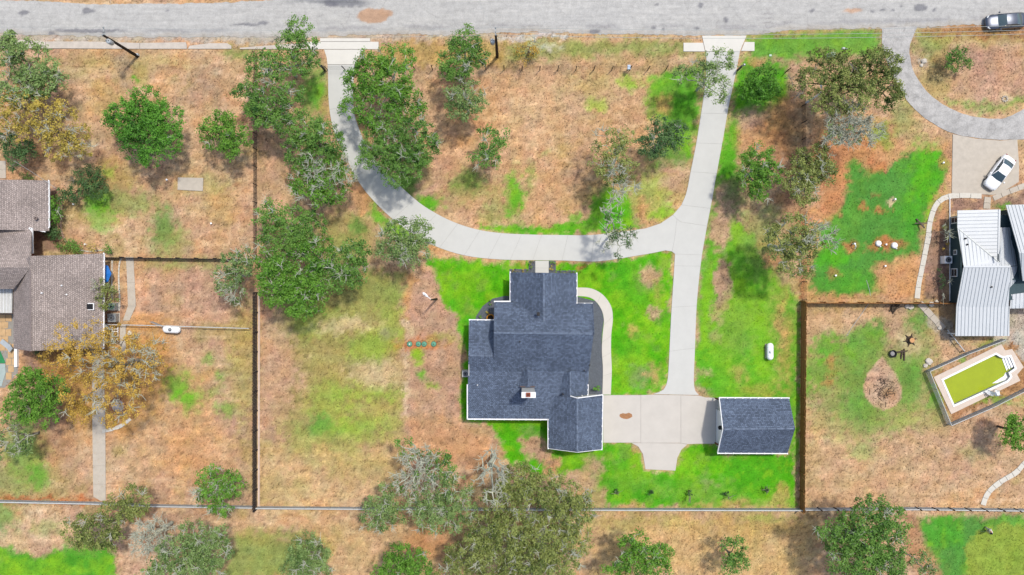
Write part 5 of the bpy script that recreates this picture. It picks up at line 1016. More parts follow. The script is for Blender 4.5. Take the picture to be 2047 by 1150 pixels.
# ------------------------------------------------------------------ vehicles
TYRE = mat('tyre_rubber', (38,38,40), .85, .1, 6, .1); RIM = mat('alloy_rim', (170,172,178), .35, .05, 3, 0, .7, .5); LAMP = mat('headlight_glass', (225,232,240), .08, 0, 1, 0, 0, .8); TAIL = mat('tail_light', (150,24,24), .2, 0, 1, 0, 0, .6)
def sedan(label, px, py, head, L, Wd, paint, glass, group=None):
    c = W(px, py); root = empty('car', c, label, 'car', group); root.rotation_euler = (0, 0, head)
    def grid(rows, close=False):
        m = MB(); k = len(rows[0]); m.v = [tuple(p) for r in rows for p in r]
        for i in range(len(rows)-1):
            for j in range(k-1): a = i*k+j; m.f.append((a, a+1, a+k+1, a+k))
        return m
    h = L/2
    st = [(-1,.62,.62,.40),(-.985,.80,.74,.32),(-.9,.93,.86,.24),(-.75,.985,.92,.2),(-.5,1,.94,.18),(-.2,1,.93,.18),(.1,1,.92,.18),(.35,1,.90,.18),(.55,.985,.84,.18),(.75,.95,.78,.2),(.9,.87,.70,.24),(.97,.74,.62,.3),(1,.55,.54,.36)]
    rows = []
    for x, w, zt, zb in st:
        w_ = w*Wd/2; X = x*h
        half = [(0,zb),(w_*.8,zb),(w_*.97,zb+.1),(w_,zb+.5*(zt-zb)),(w_*.97,zt-.12),(w_*.88,zt-.01),(w_*.6,zt+.035),(w_*.3,zt+.055),(0,zt+.06)]
        rows.append([(X,y,z) for y, z in half] + [(X,-y,z) for y, z in half[::-1][1:]])
    b = grid(rows); k = len(rows[0]); b.f.append(tuple(range(k))[::-1]); b.f.append(tuple((len(rows)-1)*k+i for i in range(k)))
    body = link('body', b.mesh('body', paint, smooth=True), root)
    # cabin: roof panel, glass all round, pillars
    hb = Wd/2; zb_ = .92; zr_ = 1.43
    xs = dict(rb=-.72*h, rt=-.38*h, ft=.10*h, fb=.42*h)
    rp = [[(xs['rt']+(xs['ft']-xs['rt'])*i/6 + (.05*(1-(2*j/6-1)**2) if i == 6 else 0) - (.04*(1-(2*j/6-1)**2) if i == 0 else 0), hb*.66*(2*j/6-1), zr_ - .05*(2*j/6-1)**2 - .05*(2*i/6-1)**2) for j in range(7)] for i in range(7)]
    link('roof_panel', grid(rp).mesh('roof_panel', paint, smooth=True), root)
    def glass_grid(name, top, bot):
        rows = [[tuple(Vector(t)*(1-k/4)+Vector(b2)*(k/4)+Vector((0,0,.025*math.sin(math.pi*k/4)))) for t, b2 in zip(top, bot)] for k in range(5)]
        return link(name, grid(rows).mesh(name, glass, smooth=True), root)
    fb = [(xs['fb'] + .12*h*(1-(2*j/6-1)**2)*.6, hb*.84*(2*j/6-1), zb_-.04) for j in range(7)]; glass_grid('windshield', rp[6], fb)
    rb = [(xs['rb'] - .05*h*(1-(2*j/6-1)**2), hb*.80*(2*j/6-1), zb_) for j in range(7)]; glass_grid('rear_window', rp[0], rb)
    for s_ in (0, 6):
        top = [rp[i][s_] for i in range(7)]; sg = -1 if s_ == 0 else 1; bot = [(xs['rb']+(xs['fb']-xs['rb'])*(i/6), sg*hb*.86, zb_-.02) for i in range(7)]; glass_grid('side_window', top, bot)
        for (i, q) in ((6, (xs['fb'], sg*hb*.845, zb_-.02)), (0, (xs['rb'], sg*hb*.81, zb_)), (3, (xs['rb']+(xs['fb']-xs['rb'])*.5, sg*hb*.87, zb_))):
            link('pillar', MB().tube([rp[i][s_], tuple((Vector(rp[i][s_])+Vector(q))/2+Vector((0,0,.02))), q], .04 if i != 3 else .03, 6).mesh('pillar', paint if i != 3 else DARKM, smooth=True), root)
        link('roof_rail', MB().tube([rp[i][s_] for i in range(7)], .03, 6).mesh('roof_rail', paint, smooth=True), root)
        mr_ = link('mirror', MB().lathe([(.03,-.06),(.1,-.04),(.11,.04),(.04,.08)], 8).mesh('mirror', paint, smooth=True), root, (.36*h, sg*(hb+.09), .95))
    for wx_ in (-.60*h, .60*h):
        for sg in (-1, 1):
            w_ = link('wheel', MB().lathe([(.2,-.1),(.31,-.1),(.335,-.06),(.335,.06),(.31,.1),(.2,.1)], 20).mesh('wheel', TYRE, smooth=True), root, (wx_, sg*(hb-.10), .335), (math.pi/2,0,0))
            link('rim', MB().lathe([(.21,-.115),(.19,-.118),(.05,-.105)], 10).mesh('rim', RIM), w_, (0,0,0), (0, 0, 0) if sg > 0 else (math.pi,0,0))
    for sg in (-1, 1):
        link('headlight', MB().box((0,0,0), (.34,.16,.1), -sg*.6).mesh('headlight', LAMP), root, (.87*h, sg*hb*.72, .68)); link('tail_light', MB().box((0,0,0), (.14,.34,.1), sg*.35).mesh('tail_light', TAIL), root, (-.955*h, sg*hb*.62, .74))
    link('grille', MB().box((0,0,0), (.06,.8,.12)).mesh('grille', DARKM), root, (.985*h, 0, .47)); link('number_plate', MB().box((0,0,0), (.03,.34,.12)).mesh('number_plate', WHITE), root, (-1.0*h, 0, .52))
    # hood and boot seams
    for x, w in ((.46*h, .74), (-.78*h, .7)): link('panel_seam', MB().bar((x,-hb*w,zb_-.035 if x > 0 else zb_+.02),(x,hb*w,zb_-.035 if x > 0 else zb_+.02),.015,.02).mesh('panel_seam', DARKM), root)
    return root
BLACKP = mat('black_car_paint', (92,100,118), .34, 0, 1, 0, .6, .6, coat=1.0); WHITEP = mat('white_car_paint', (.8,.8,.8), .25, 0, 1, 0, 0, .5, coat=.6, raw=True); CGLASS = mat('car_glass', (84,104,112), .06, 0, 1, 0, 0, .9); CGLASS2 = mat('car_glass_blue', (70,92,104), .03, 0, 1, 0, 0, .9)
sedan('black sedan parked on the road edge at the upper right corner', 2004, 46, math.radians(180+4.5), 4.8, 1.84, BLACKP, CGLASS)
sedan('white sedan parked at an angle on the concrete pad', 1992, 347, math.atan2(-60, -43), 4.5, 1.80, WHITEP, CGLASS2)

# ------------------------------------------------------------------ utility poles and lines
POLEM = mat('creosote_pole', (52,42,34), .9, .25, 4, .2); CAN = mat('transformer_grey', (205,212,220), .5, .06, 3, .03); INSUL = mat('insulator_grey', (190,196,200), .3, 0, 1, 0); CABLE = mat('pale_cable', (196,202,202), .6, 0, 1, 0)
def utility_pole(label, px, py, h, tdir, tz, extra=True):
    b = W(px, py); root = empty('utility_pole', b, label, 'utility pole', 'utility poles along the road')
    MB().tube([b, b+Vector((0,0,h*.5)), b+Vector((0,0,h))], [.19,.16,.12], 12).build('pole', POLEM, root, True)
    d = Vector((math.cos(tdir), math.sin(tdir), 0)); t = b + d*.42 + Vector((0,0,tz))
    can = MB().lathe([(.2,-.5),(.26,-.46),(.26,.4),(.22,.46),(.08,.5)], 16, t).build('transformer', CAN, root, True)
    for k in (-.12, .12): MB().lathe([(.05,0),(.07,.06),(.04,.12),(.06,.18),(.03,.26)], 8, t+Vector((k,.02,.48))).build('bushing', INSUL, can)
    MB().bar(b+Vector((0,0,tz)), t, .08, .3).build('mount_bracket', STEEL, root)
    MB().bar(b+Vector((-.05,0,h-.4)), b+Vector((-.05,.9,h-.25)), .09, .1).build('standoff_arm', INSUL, root)
    for q in ((0,0,h+.02),(-.05,.88,h-.2),(-.05,.45,h-.28)): MB().lathe([(.05,0),(.08,.05),(.05,.1),(.07,.15),(.03,.22)], 8, b+Vector(q)).build('insulator', INSUL, root)
    if extra: MB().box(b+Vector((.12,.12,.25)), (.3,.24,.5)).build('base_guard', CAN, root)
    return b
Pz1, Pz2 = 8.1, 8.2
p1 = utility_pole('leaning dark utility pole with transformer over the road edge, upper left', 275, 113, Pz1, math.radians(-70), 6.9); p2 = utility_pole('dark utility pole with pale transformer in the middle of the verge', 994, 114, Pz2, math.radians(190), 6.1, False)
def cable(label, a, b, sag, r=.022, n=24):
    a, b = Vector(a), Vector(b); pts = [a+(b-a)*(i/n)-Vector((0,0,4*sag*(i/n)*(1-i/n))) for i in range(n+1)]
    tag(MB().tube(pts, r, 5).build('power_line', CABLE), label, 'cable', 'overhead lines')
p3 = Vector((p2.x+90, p2.y+1.5, 8.2)); p0 = Vector((p1.x-60, p1.y+1, 8.2))
for k, (dy, dz, s2, wd) in enumerate(((.88,.0,2.7,'northernmost'),(.45,-.1,2.9,'middle'),(0,.2,3.2,'southernmost'))):
    cable('long sagging power line, '+wd+' of three, right of the middle pole', p2+Vector((0,dy,Pz2+dz)), p3+Vector((0,dy,dz)), s2)
for k, (dy, dz, wd) in enumerate(((.88,-.1,'northern'),(0,.2,'southern'))):
    cable('long power line between the two utility poles, '+wd+' one', p1+Vector((0,dy,Pz1+dz)), p2+Vector((0,dy,Pz2+dz)), 1.0, .014); cable('power line leaving the upper left pole westwards, '+wd+' one', p1+Vector((0,dy,Pz1+dz)), p0+Vector((0,dy,dz)), .8, .014)
cable('thin service cable crossing the road from the middle pole', p2+Vector((0,0,7.9)), p2+Vector((-6.5,14,7.6)), .4, .012); cable('thin service cable crossing the road from the upper left pole', p1+Vector((0,0,7.7)), p1+Vector((1.5,14,7.4)), .4, .012)
cable('service drop cable above the upper brown roof corner', W(28,322,5.5), W(112,377,3.0), .3, .02)
sb = W(1677,109); rp_ = empty('service_post', sb, 'short dark service post with pale fittings beside the green utility box', 'post')
MB().tube([sb, sb+Vector((.05,0,2.0))], .1, 8).build('post', POLEM, rp_); MB().box(sb+Vector((-.1,.25,1.5)), (.3,.2,.4)).build('meter_box', CAN, rp_); MB().lathe([(.04,0),(.08,.08),(.03,.16)], 8, sb+Vector((.1,.08,1.95))).build('insulator', INSUL, rp_)
ub = W(1659,113); u_ = empty('utility_box', ub, 'pale green pad mounted utility box under the big spreading oak', 'utility box'); MB().box(ub+Vector((0,0,.42)), (.62,.5,.8)).build('cabinet', mat('pale_green_metal',(196,226,206),.5,.05,3,.03), u_); MB().box(ub+Vector((0,0,.03)), (.8,.7,.08)).build('pad', CONC2, u_); MB().box(ub+Vector((0,0,.85)), (.66,.54,.05)).build('lid', MATS['pale_green_metal'], u_)
tag(MB().box(W(1540,111,.05), (.28,.24,.1)).build('valve_cover', MATS['pale_green_metal']), 'small pale green valve cover in the verge grass', 'cover')
def yard_light(label, px, py, h, ang, reach, polem):
    b = W(px, py); root = empty('yard_light', b, label, 'lamp post', 'yard lights'); d = Vector((math.cos(ang), math.sin(ang), 0))
    MB().tube([b, b+Vector((0,0,h))], [.14,.1], 8).build('pole', polem, root); MB().tube([b+Vector((0,0,h-.1)), b+d*reach*.5+Vector((0,0,h+.15))], .035, 6).build('arm', WHITE, root)
    a = b+d*reach*.42+Vector((0,0,h+.14)); e = b+d*reach+Vector((0,0,h+.2)); MB().tube([a, a+(e-a)*.3, a+(e-a)*.8, e], [.07,.14,.15,.07], 8).build('lamp_head', WHITE, root)
    MB().lathe([(.05,0),(.06,.12),(.03,.16)], 8, a+(e-a)*.5+Vector((0,0,.12))).build('photocell', GREYM, root)
yard_light('dark yard light post with white lamp arm left of the house', 873, 598, 6.2, math.radians(140), 1.25, POLEM); yard_light('white yard light standing inside the big spreading oak', 1612, 205, 4.6, math.radians(95), 1.3, WHITE)

# ------------------------------------------------------------------ tanks, air conditioners, lids and other yard things
TANKM = mat('white_tank_paint', (.84,.84,.83), .35, .03, 2, 0, 0, .5, raw=True)
def propane(label, px, py, ang, L, r=.46):
    b = W(px, py); root = empty('propane_tank', b, label, 'propane tank', 'propane tanks'); d = Vector((math.cos(ang), math.sin(ang), 0)); c = b+Vector((0,0,r+.22)); n = 7
    pr = [(-L/2+r*(1-math.cos(math.pi/2*i/n)), r*math.sin(math.pi/2*i/n)) for i in range(n+1)]; pr = pr+[(-x, y) for x, y in pr[::-1]]
    MB().tube([c+d*x for x, y in pr], [max(y,.01) for x, y in pr], 20).build('tank', TANKM, root, True); dm = MB().lathe([(.19,r-.05),(.19,r+.12),(.14,r+.2),(.05,r+.23)], 14, c).build('lid_dome', GREYM if abs(math.sin(ang)) < .5 else TANKM, root, True)
    for s_ in (-1,1): q = b+d*(s_*L*.3); MB().box(q+Vector((0,0,.16)), (.16 if abs(d.x) > .7 else .7, .7 if abs(d.x) > .7 else .16, .32)).build('leg', CONC2, root)
    MB().bar(b-d*(L*.42)+Vector((0,0,.03)), b+d*(L*.42)+Vector((0,0,.03)), .8, .06).build('pad', CONC2, root)
propane('white propane tank with grey lid on the left pipe fence', 348, 658, math.radians(-3), 2.1); propane('white propane tank on the east lawn above the detached garage', 1536, 702, math.radians(90), 2.05, .40)
def ac(label, px, py, w=.85, h=.85, m=None, fan=None):
    b = W(px, py); root = empty('air_conditioner', b, label, 'air conditioner', 'air conditioning units'); MB().box(b+Vector((0,0,.04)), (w*1.15,w*1.15,.08)).build('pad', CONC2, root)
    MB().box(b+Vector((0,0,h/2+.06)), (w,w,h-.05)).build('casing', m or mat('light_grey_casing',(214,216,218),.5,.05,3,.03), root); MB().box(b+Vector((0,0,h+.06)), (w*1.05,w*1.05,.06)).build('top_panel', m or MATS['light_grey_casing'], root)
    f = MB().lathe([(w*.40,0),(w*.40,.03),(w*.36,.03)], 20, b+Vector((0,0,h+.085))).build('fan_grille', fan or mat('dark_grille',(86,92,104),.5,.2,6,.1), root)
    for k in range(4): a = k*math.pi/4+.3; d = Vector((math.cos(a), math.sin(a), 0))*w*.37; MB().bar(b-d+Vector((0,0,h+.13)), b+d+Vector((0,0,h+.13)), .03, .02).build('grille_spoke', STEEL, f)
    MB().lathe([(.1,0),(.1,.03)], 10, b+Vector((0,0,h+.14))).build('fan_hub', DARKM, f)
ac('pale air conditioner against the left wall of the slate roofed house', 931, 746, .72, .8); ac('square air conditioner by the brown house, upper of the two', 230, 613, .85, .8, STEEL, mat('green_grille',(96,140,116),.5,.2,6,.1)); ac('metal air conditioner by the brown house, lower of the two', 231, 635, .95, .9, STEEL); ac('white air conditioner beside the dark teal wall', 1887, 520, .85, .9, WHITE)
LIDM = mat('green_septic_lid', (112,176,148), .6, .1, 4, .05)
for x, l in ((819,'leftmost green septic lid, set apart with a pale knob'),(836.5,'second green septic lid from the left'),(848,'third green septic lid from the left'),(867,'rightmost green septic lid in the orange soil')):
    b = W(x, 688); root = empty('septic_lid', b, l, 'septic lid', 'green septic lids'); MB().lathe([(.30,0),(.30,.12),(.27,.16),(.1,.19)], 18, b).build('lid', LIDM, root, True); MB().lathe([(.07,.18),(.07,.23),(.03,.25)], 8, b).build('knob', WHITE if x == 819 else mat('dark_green_knob',(60,120,100),.6,0,1,0), root); MB().lathe([(.34,-.02),(.34,.05),(.31,.05)], 18, b).build('riser_ring', mat('dark_green_ring',(80,120,104),.7,0,1,0), root)
for x, y, r, l in ((1755,487,.34,'white domed tank lid in the soil patch, left of the pair'),(1787,491,.36,'white domed tank lid in the soil patch, right of the pair')):
    b = W(x,y); root = empty('tank_lid', b, l, 'tank lid', 'white tank lids'); MB().lathe([(r,0),(r,.2),(r*.9,.3),(r*.4,.36)], 18, b).build('lid', TANKM, root, True); MB().lathe([(r*1.1,0),(r*1.1,.06),(r,.07)], 18, b).build('collar', CONC2, root); MB().tube([b+Vector((.2,-.38,0)), b+Vector((.2,-.38,.3))], .06, 8).build('pipe', WHITE, root)
for x, y, h, l in ((1704,488,.7,'white bent pipe standing in the left soil patch on the teal lawn'),(1787,399,.4,'short white pipe in the pale patch on the teal lawn'),(1768,532,.3,'small white pipe stub at the lower edge of the teal lawn'),(1669,551,.3,'small white pipe stub in the brown spot near the fence'),(1884,326,.3,'small white pipe stub beside the parking pad'),(1770,489,.25,'small pale valve between the two domed tank lids'),(335,360,.3,'small white pipe cap left of the concrete pad'),(149,409,.35,'white square clean-out box by the dark bush'),(172,489,.3,'small white pipe near the end of the low hedge'),(423,447,.2,'tiny white pipe in the dry left yard')):
    b = W(x,y); root = empty('clean_out_pipe', b, l, 'pipe', 'white clean-out pipes'); MB().tube([b, b+Vector((0,0,h))], .085, 10).build('pipe', WHITE, root); MB().lathe([(.11,h-.05),(.11,h+.03),(.05,h+.06)], 10, b).build('cap', TANKM, root)
    if x == 1704: MB().tube([b+Vector((0,0,h)), b+Vector((.1,-.3,h+.05)), b+Vector((.2,-.6,.2))], .05, 8).build('elbow', WHITE, root)
# wooden cross-shaped prop on the lawn
cr = W(1837,447); cx = empty('wooden_cross', cr, 'crossed weathered timbers standing beside the stone path', 'timber frame'); MB().bar(cr+Vector((-.35,.55,.1)), cr+Vector((.3,-.6,.75)), .13, .13).build('timber', WEATH, cx); MB().bar(cr+Vector((-.7,0,.4)), cr+Vector((.75,.0,.5)), .11, .11).build('timber', WEATH, cx); MB().tube([cr+Vector((0,0,0)), cr+Vector((0,0,.5))], .06, 6).build('post', WEATH, cx)
# stump, burnt logs, fire pit
STUMP = mat('cut_wood', (232,176,124), .9, .12, 6, .1)
st_ = W(1819,680); sm = empty('tree_stump', st_, 'fresh cut tree stump with pale top in the right back yard', 'tree stump'); MB().lathe([(.5,0),(.36,.2),(.32,.55)], 14, st_).build('stump', BARKS['dark'], sm); MB().lathe([(.30,.55),(.29,.58)], 14, st_).build('cut_face', STUMP, sm)
for k in range(6): a = k*1.05+.2; MB().tube([st_+Vector((math.cos(a)*.3,math.sin(a)*.3,.15)), st_+Vector((math.cos(a)*.85,math.sin(a)*.85,.02))], [.13,.04], 6).build('root', BARKS['dark'], sm)
def logs(label, px, py, n, L, m, seed, name='log_pile'):
    r = random.Random(seed); b = W(px,py); root = empty(name, b, label, 'logs')
    for k in range(n): a = r.uniform(0,3.14); o = Vector((r.uniform(-.3,.3), r.uniform(-.3,.3), .08+.1*(k//3))); d = Vector((math.cos(a),math.sin(a),r.uniform(-.05,.1)))*L*r.uniform(.35,.55); MB().tube([b+o-d, b+o+Vector((0,0,.03)), b+o+d], [.09,.11,.07], 7).build('log', m, root)
logs('pile of dark cut branches near the brown board fence', 1786, 617, 8, 1.1, BARKS['dark'], 4); logs('forked dark log lying left of the stump', 1803, 705, 3, 1.5, BARKS['dark'], 9, 'log')
fp = W(1783,707); fr = empty('fire_pit', fp, 'round black fire pit in the right back yard', 'fire pit'); MB().lathe([(.3,.0),(.42,.3),(.46,.32),(.42,.34),(.36,.3),(.26,.08)], 18, fp).build('bowl', DARKM, fr); MB().lathe([(.3,.1),(.12,.16)], 10, fp+Vector((.08,0,0))).build('ash', mat('ash_grey',(170,168,172),.95,.3,9,.2), fr)
for k in range(3): a = 2.1*k; MB().tube([fp+Vector((math.cos(a)*.3,math.sin(a)*.3,.2)), fp+Vector((math.cos(a)*.4,math.sin(a)*.4,0))], .03, 6).build('leg', DARKM, fr)
# scattered rocks
def rock(label, px, py, s, m, seed, group):
    r = random.Random(seed); b = bmesh.new(); bmesh.ops.create_icosphere(b, subdivisions=2, radius=s)
    for v in b.verts: v.co *= r.uniform(.8,1.15); v.co.z *= .6
    me = bpy.data.meshes.new('rock'); b.to_mesh(me); b.free(); me.materials.append(m); o = link('rock', me); o.location = W(px,py)+Vector((0,0,s*.35)); tag(o, label, 'rock', group)
ROCK = mat('white_limestone', (232,222,210), .95, .12, 5, .3)
for i, (x, y, s, l) in enumerate(((1856,723,.42,'larger white boulder at the pool fence corner'),(1849,731,.28,'smaller white boulder at the pool fence corner'),(1812,612,.3,'white rock left of the pair below the board fence'),(1820,614,.34,'white rock right of the pair below the board fence'),(1861,608,.34,'white rock by the gate gap in the board fence'),(1871,604,.26,'pale rock between the gate and the house wall'),(1878,655,.3,'pale rock at the end of the concrete walk'),(1846,123,.36,'white rock in the grey patch inside the gravel loop'),(1841,131,.22,'small grey rock in the patch inside the gravel loop'))): rock(l, x, y, s, ROCK, i, 'pale rocks')
rg = W(2008,198); rr_ = empty('fire_ring', rg, 'small stone fire ring inside the gravel loop', 'fire ring')
for k in range(9): a = k*.7; MB().box(rg+Vector((math.cos(a)*.3,math.sin(a)*.3,.07)), (.18,.14,.14), a).build('stone', CONC2, rr_)
# sticks in the ash circle
r = random.Random(12); sk_ = MB()
for k in range(60):
    x, y = r.gauss(1766,11), r.gauss(778,14); p = W(x,y,.03); a = r.uniform(0,3.14); l = r.uniform(.12,.4); d = Vector((math.cos(a),math.sin(a),0))*l; sk_.tube([p-d, p+d+Vector((0,0,.03))], .025, 4)
tag(sk_.build('burnt_sticks', BARKS['dark']), 'burnt sticks scattered over the teardrop ash patch', 'sticks', kind='stuff')
# mailbox, gate keypad
mbx = W(1254,141); mx_ = empty('mail_box', mbx, 'pale blue box on a post at the front wire fence', 'mailbox'); MB().tube([mbx, mbx+Vector((0,0,1.15))], .05, 6).build('post', GREYM, mx_); MB().box(mbx+Vector((0,0,1.3)), (.34,.5,.34)).build('box', mat('pale_blue_box',(196,216,240),.5,.04,3,0), mx_); MB().box(mbx+Vector((0,.26,1.3)), (.3,.03,.28)).build('door', WHITE, mx_)
gk = W(1475,140); g_ = empty('gate_post', gk, 'black gate post with pale round lamp beside the east drive', 'gate post'); MB().box(gk+Vector((0,0,.9)), (.18,.18,1.8)).build('post', DARKM, g_); MB().lathe([(.12,0),(.16,.1),(.12,.22),(.04,.26)], 12, gk+Vector((.25,.12,1.7))).build('lamp', STEEL, g_); MB().bar(gk+Vector((0,0,1.7)), gk+Vector((.25,.12,1.75)), .05, .05).build('bracket', DARKM, g_)
gk = W(650,141); g2 = empty('gate_post', gk, 'thick black gate post at the left edge of the curved drive', 'gate post'); MB().box(gk+Vector((0,0,.95)), (.2,.2,1.9)).build('post', DARKM, g2); MB().box(gk+Vector((0,0,1.93)), (.26,.26,.06)).build('cap', DARKM, g2)
# orange pot, blue tarp, lounge, rack
op = W(981,636); po = empty('flower_pot', op, 'large orange pot in the slate bed beside the west wing eave', 'pot'); MB().lathe([(.28,0),(.42,.35),(.5,.6),(.5,.66),(.42,.66),(.36,.5)], 20, op).build('pot', mat('orange_glaze',(236,160,40),.5,.08,4,0), po, True); MB().lathe([(.38,.5),(.2,.56)], 14, op).build('soil', mat('dark_soil',(60,48,40),.95,.2,6,.2), po)
tb_ = W(216.5,548); tp = empty('patio_umbrella', tb_, 'bright blue patio umbrella half under the brown roof eave', 'umbrella'); BLUE = mat('blue_canvas',(28,124,222),.7,.06,2,.1)
for k in range(8):
    a0, a1 = k*math.pi/4, (k+1)*math.pi/4; R = 1.3; m_ = (a0+a1)/2; ap = tb_+Vector((0,0,2.3)); q0 = tb_+Vector((R*math.cos(a0),R*math.sin(a0),1.85)); q1 = tb_+Vector((R*math.cos(a1),R*math.sin(a1),1.85)); qm = tb_+Vector((R*.9*math.cos(m_),R*.9*math.sin(m_),1.82))
    MB().add([ap,q0,qm,q1], [(0,1,2),(0,2,3)]).build('canopy_panel', BLUE, tp)
MB().tube([tb_, tb_+Vector((0,0,2.35))], .03, 8).build('pole', WHITE, tp); MB().lathe([(.3,0),(.3,.08),(.06,.12)], 14, tb_).build('base', GREYM, tp)
lc = W(17,690); lo = empty('lounge_chair', lc, 'pale grey sun lounger on the tan patio beside the brown house', 'lounger'); lo.rotation_euler = (0,0,math.radians(-38)); LOM = mat('pale_grey_fabric',(196,204,212),.8,.08,4,.05)
link('seat', MB().box((-.25,0,.34), (1.2,.6,.07)).mesh('seat', LOM), lo); link('backrest', MB().bar((.35,0,.36),(.95,0,.7),.6,.07).mesh('backrest', LOM), lo)
for x in (-.75,.3):
    for y in (-.25,.25): link('leg', MB().box((x,y,.16),(.05,.05,.32)).mesh('leg', GREYM), lo)
rk = W(233,668); ra = empty('metal_rack', rk, 'white and dark slatted metal frames stacked beside the narrow grey path', 'rack')
for k in range(7): MB().bar(rk+Vector((-.35,.9-.3*k,.5+.02*k)), rk+Vector((.45,.95-.3*k,.52+.02*k)), .09, .06).build('slat', WHITE if k % 3 else DARKM, ra)
for k in (-.3,.4): MB().bar(rk+Vector((k,1.0,.46)), rk+Vector((k,-1.0,.46)), .07, .06).build('side_rail', WHITE, ra)
for x, y in ((-.3,.95),(.4,.95),(-.3,-.95),(.4,-.95)): MB().box(rk+Vector((x,y,.22)), (.06,.06,.45)).build('leg', GREYM, ra)
gt = W(318,647); ga = empty('metal_gate', W(306,643), 'grey metal gate leaf left open beside the white propane tank', 'gate')
for z in (.15,.5,.9): MB().bar(W(306,643)+Vector((0,0,z)), W(331,653)+Vector((0,0,z)), .05, .05).build('rail', STEEL, ga)
for f_ in (0,.5,1): a = W(306+25*f_,643+10*f_); MB().box(a+Vector((0,0,.5)), (.05,.05,.95)).build('upright', STEEL, ga)
bx = W(213,651); tag(MB().box(bx+Vector((0,0,.3)), (.45,.4,.6), .1).build('meter_cabinet', WHITE), 'small white cabinet at the lower right corner of the brown house', 'cabinet'); rock('white rock beside the narrow grey path', 260, 666, .3, ROCK, 77, 'pale rocks')
# stone edging of the left beds and of the fire circle
def edging(label, pts, n, w, h, m, seed):
    c = smooth_line(pts, n+1); r = random.Random(seed); root = empty('stone_edging', W(*c[0]), label, 'edging', 'stone bed edgings'); ro = Vector(root.location)
    for k in range(n):
        a, b = W(*c[k]), W(*c[k+1]); d = b-a; MB().bar(a+d*.04+Vector((0,0,h/2)), a+d*.96+Vector((0,0,h/2)), w*r.uniform(.85,1.15), h*r.uniform(.8,1.1)).build('stone', m, root)
edging('white stone edging line beside the upper grey path', [(243,516),(239,530),(238,560),(240,600),(239,622)], 16, .16, .12, CONC3, 1); edging('white stone edging along the bed below the blue umbrella', [(225,520),(224,560),(225,600)], 10, .14, .12, CONC3, 2); edging('curved pink stone edging round the shrubs of the brown house', [(124,396),(124,420),(122,450),(126,470),(134,486)], 14, .18, .12, mat('pink_stone',(226,190,166),.9,.1,4,.1), 3); edging('pale stone edging along the low hedge', [(160,500),(180,503),(207,500)], 8, .16, .12, CONC3, 4)
edging('curved pale stone rim of the fire circle under the yellow tree', [(205,862),(225,858),(245,850),(262,837)], 9, .38, .14, CONC3, 5)
fc = W(236,812); fi = empty('fire_circle', fc, 'round stone fire circle under the half bare yellow tree', 'fire pit')
for k in range(14): a = k*2*math.pi/14; MB().box(fc+Vector((math.cos(a)*.9,math.sin(a)*.9,.1)), (.34,.22,.2), a+1.57).build('stone', mat('rust_stone',(170,120,92),.9,.2,5,.2), fi)
MB().lathe([(.75,.02),(.3,.06)], 14, fc).build('ash', MATS['ash_grey'], fi)
# hose across the back yard, log rail at the pool
hs = [W(1732,560,.03),W(1738,580,.03),W(1742,598,1.75),W(1737,606,.1),W(1722,628,.03),W(1706,650,.03),W(1692,672,.03)]
tag(MB().tube([hs[0],hs[1],W(1740,592,.03)], .03, 5).build('garden_hose', CABLE), 'pale garden hose on the teal lawn ending at the board fence', 'hose'); tag(MB().tube(hs[3:], .03, 5).build('garden_hose', CABLE), 'pale garden hose lying in the right back yard', 'hose')
# golfer ------------------------------------------------------------------------------------
def skin_body(name, verts, edges, radii, mat_, parent, root_i=0, sub=1):
    me = bpy.data.meshes.new(name); me.from_pydata(verts, edges, []); o = bpy.data.objects.new(name, me); COL.objects.link(o)
    md = o.modifiers.new('skin', 'SKIN'); sv = me.skin_vertices[0].data if me.skin_vertices else None
    if sv is None:
        bm = bmesh.new(); bm.from_mesh(me); bm.verts.layers.skin.verify(); bm.to_mesh(me); bm.free(); sv = me.skin_vertices[0].data
    for i, r in enumerate(radii): sv[i].radius = (r, r) if not hasattr(r, '__len__') else r
    for i in range(len(verts)): sv[i].use_root = (i == root_i)
    o.modifiers.new('sub', 'SUBSURF').levels = sub; o.modifiers['sub'].render_levels = sub
    dg = bpy.context.evaluated_depsgraph_get(); nm = bpy.data.meshes.new_from_object(o.evaluated_get(dg)); bpy.data.objects.remove(o); nm.name = name
    nm.materials.clear(); nm.materials.append(mat_); nm.polygons.foreach_set('use_smooth', [True]*len(nm.polygons)); return link(name, nm, parent)
SKIN = mat('skin', (214,166,138), .6, .04, 8, 0); SHIRT = mat('white_shirt', (240,240,236), .85, .05, 8, .1); PANT = mat('pale_trousers', (214,212,204), .85, .06, 8, .1); HAIR = mat('dark_cap', (38,38,46), .8, .1, 8, .05); SHOE = mat('dark_shoe', (40,40,42), .7, .1, 6, 0)
gp = W(1970.5,1056.5); person = empty('person', gp, 'golfer in white clothes and dark cap standing on the golf green', 'person'); person.rotation_euler = (0,0,math.radians(200))
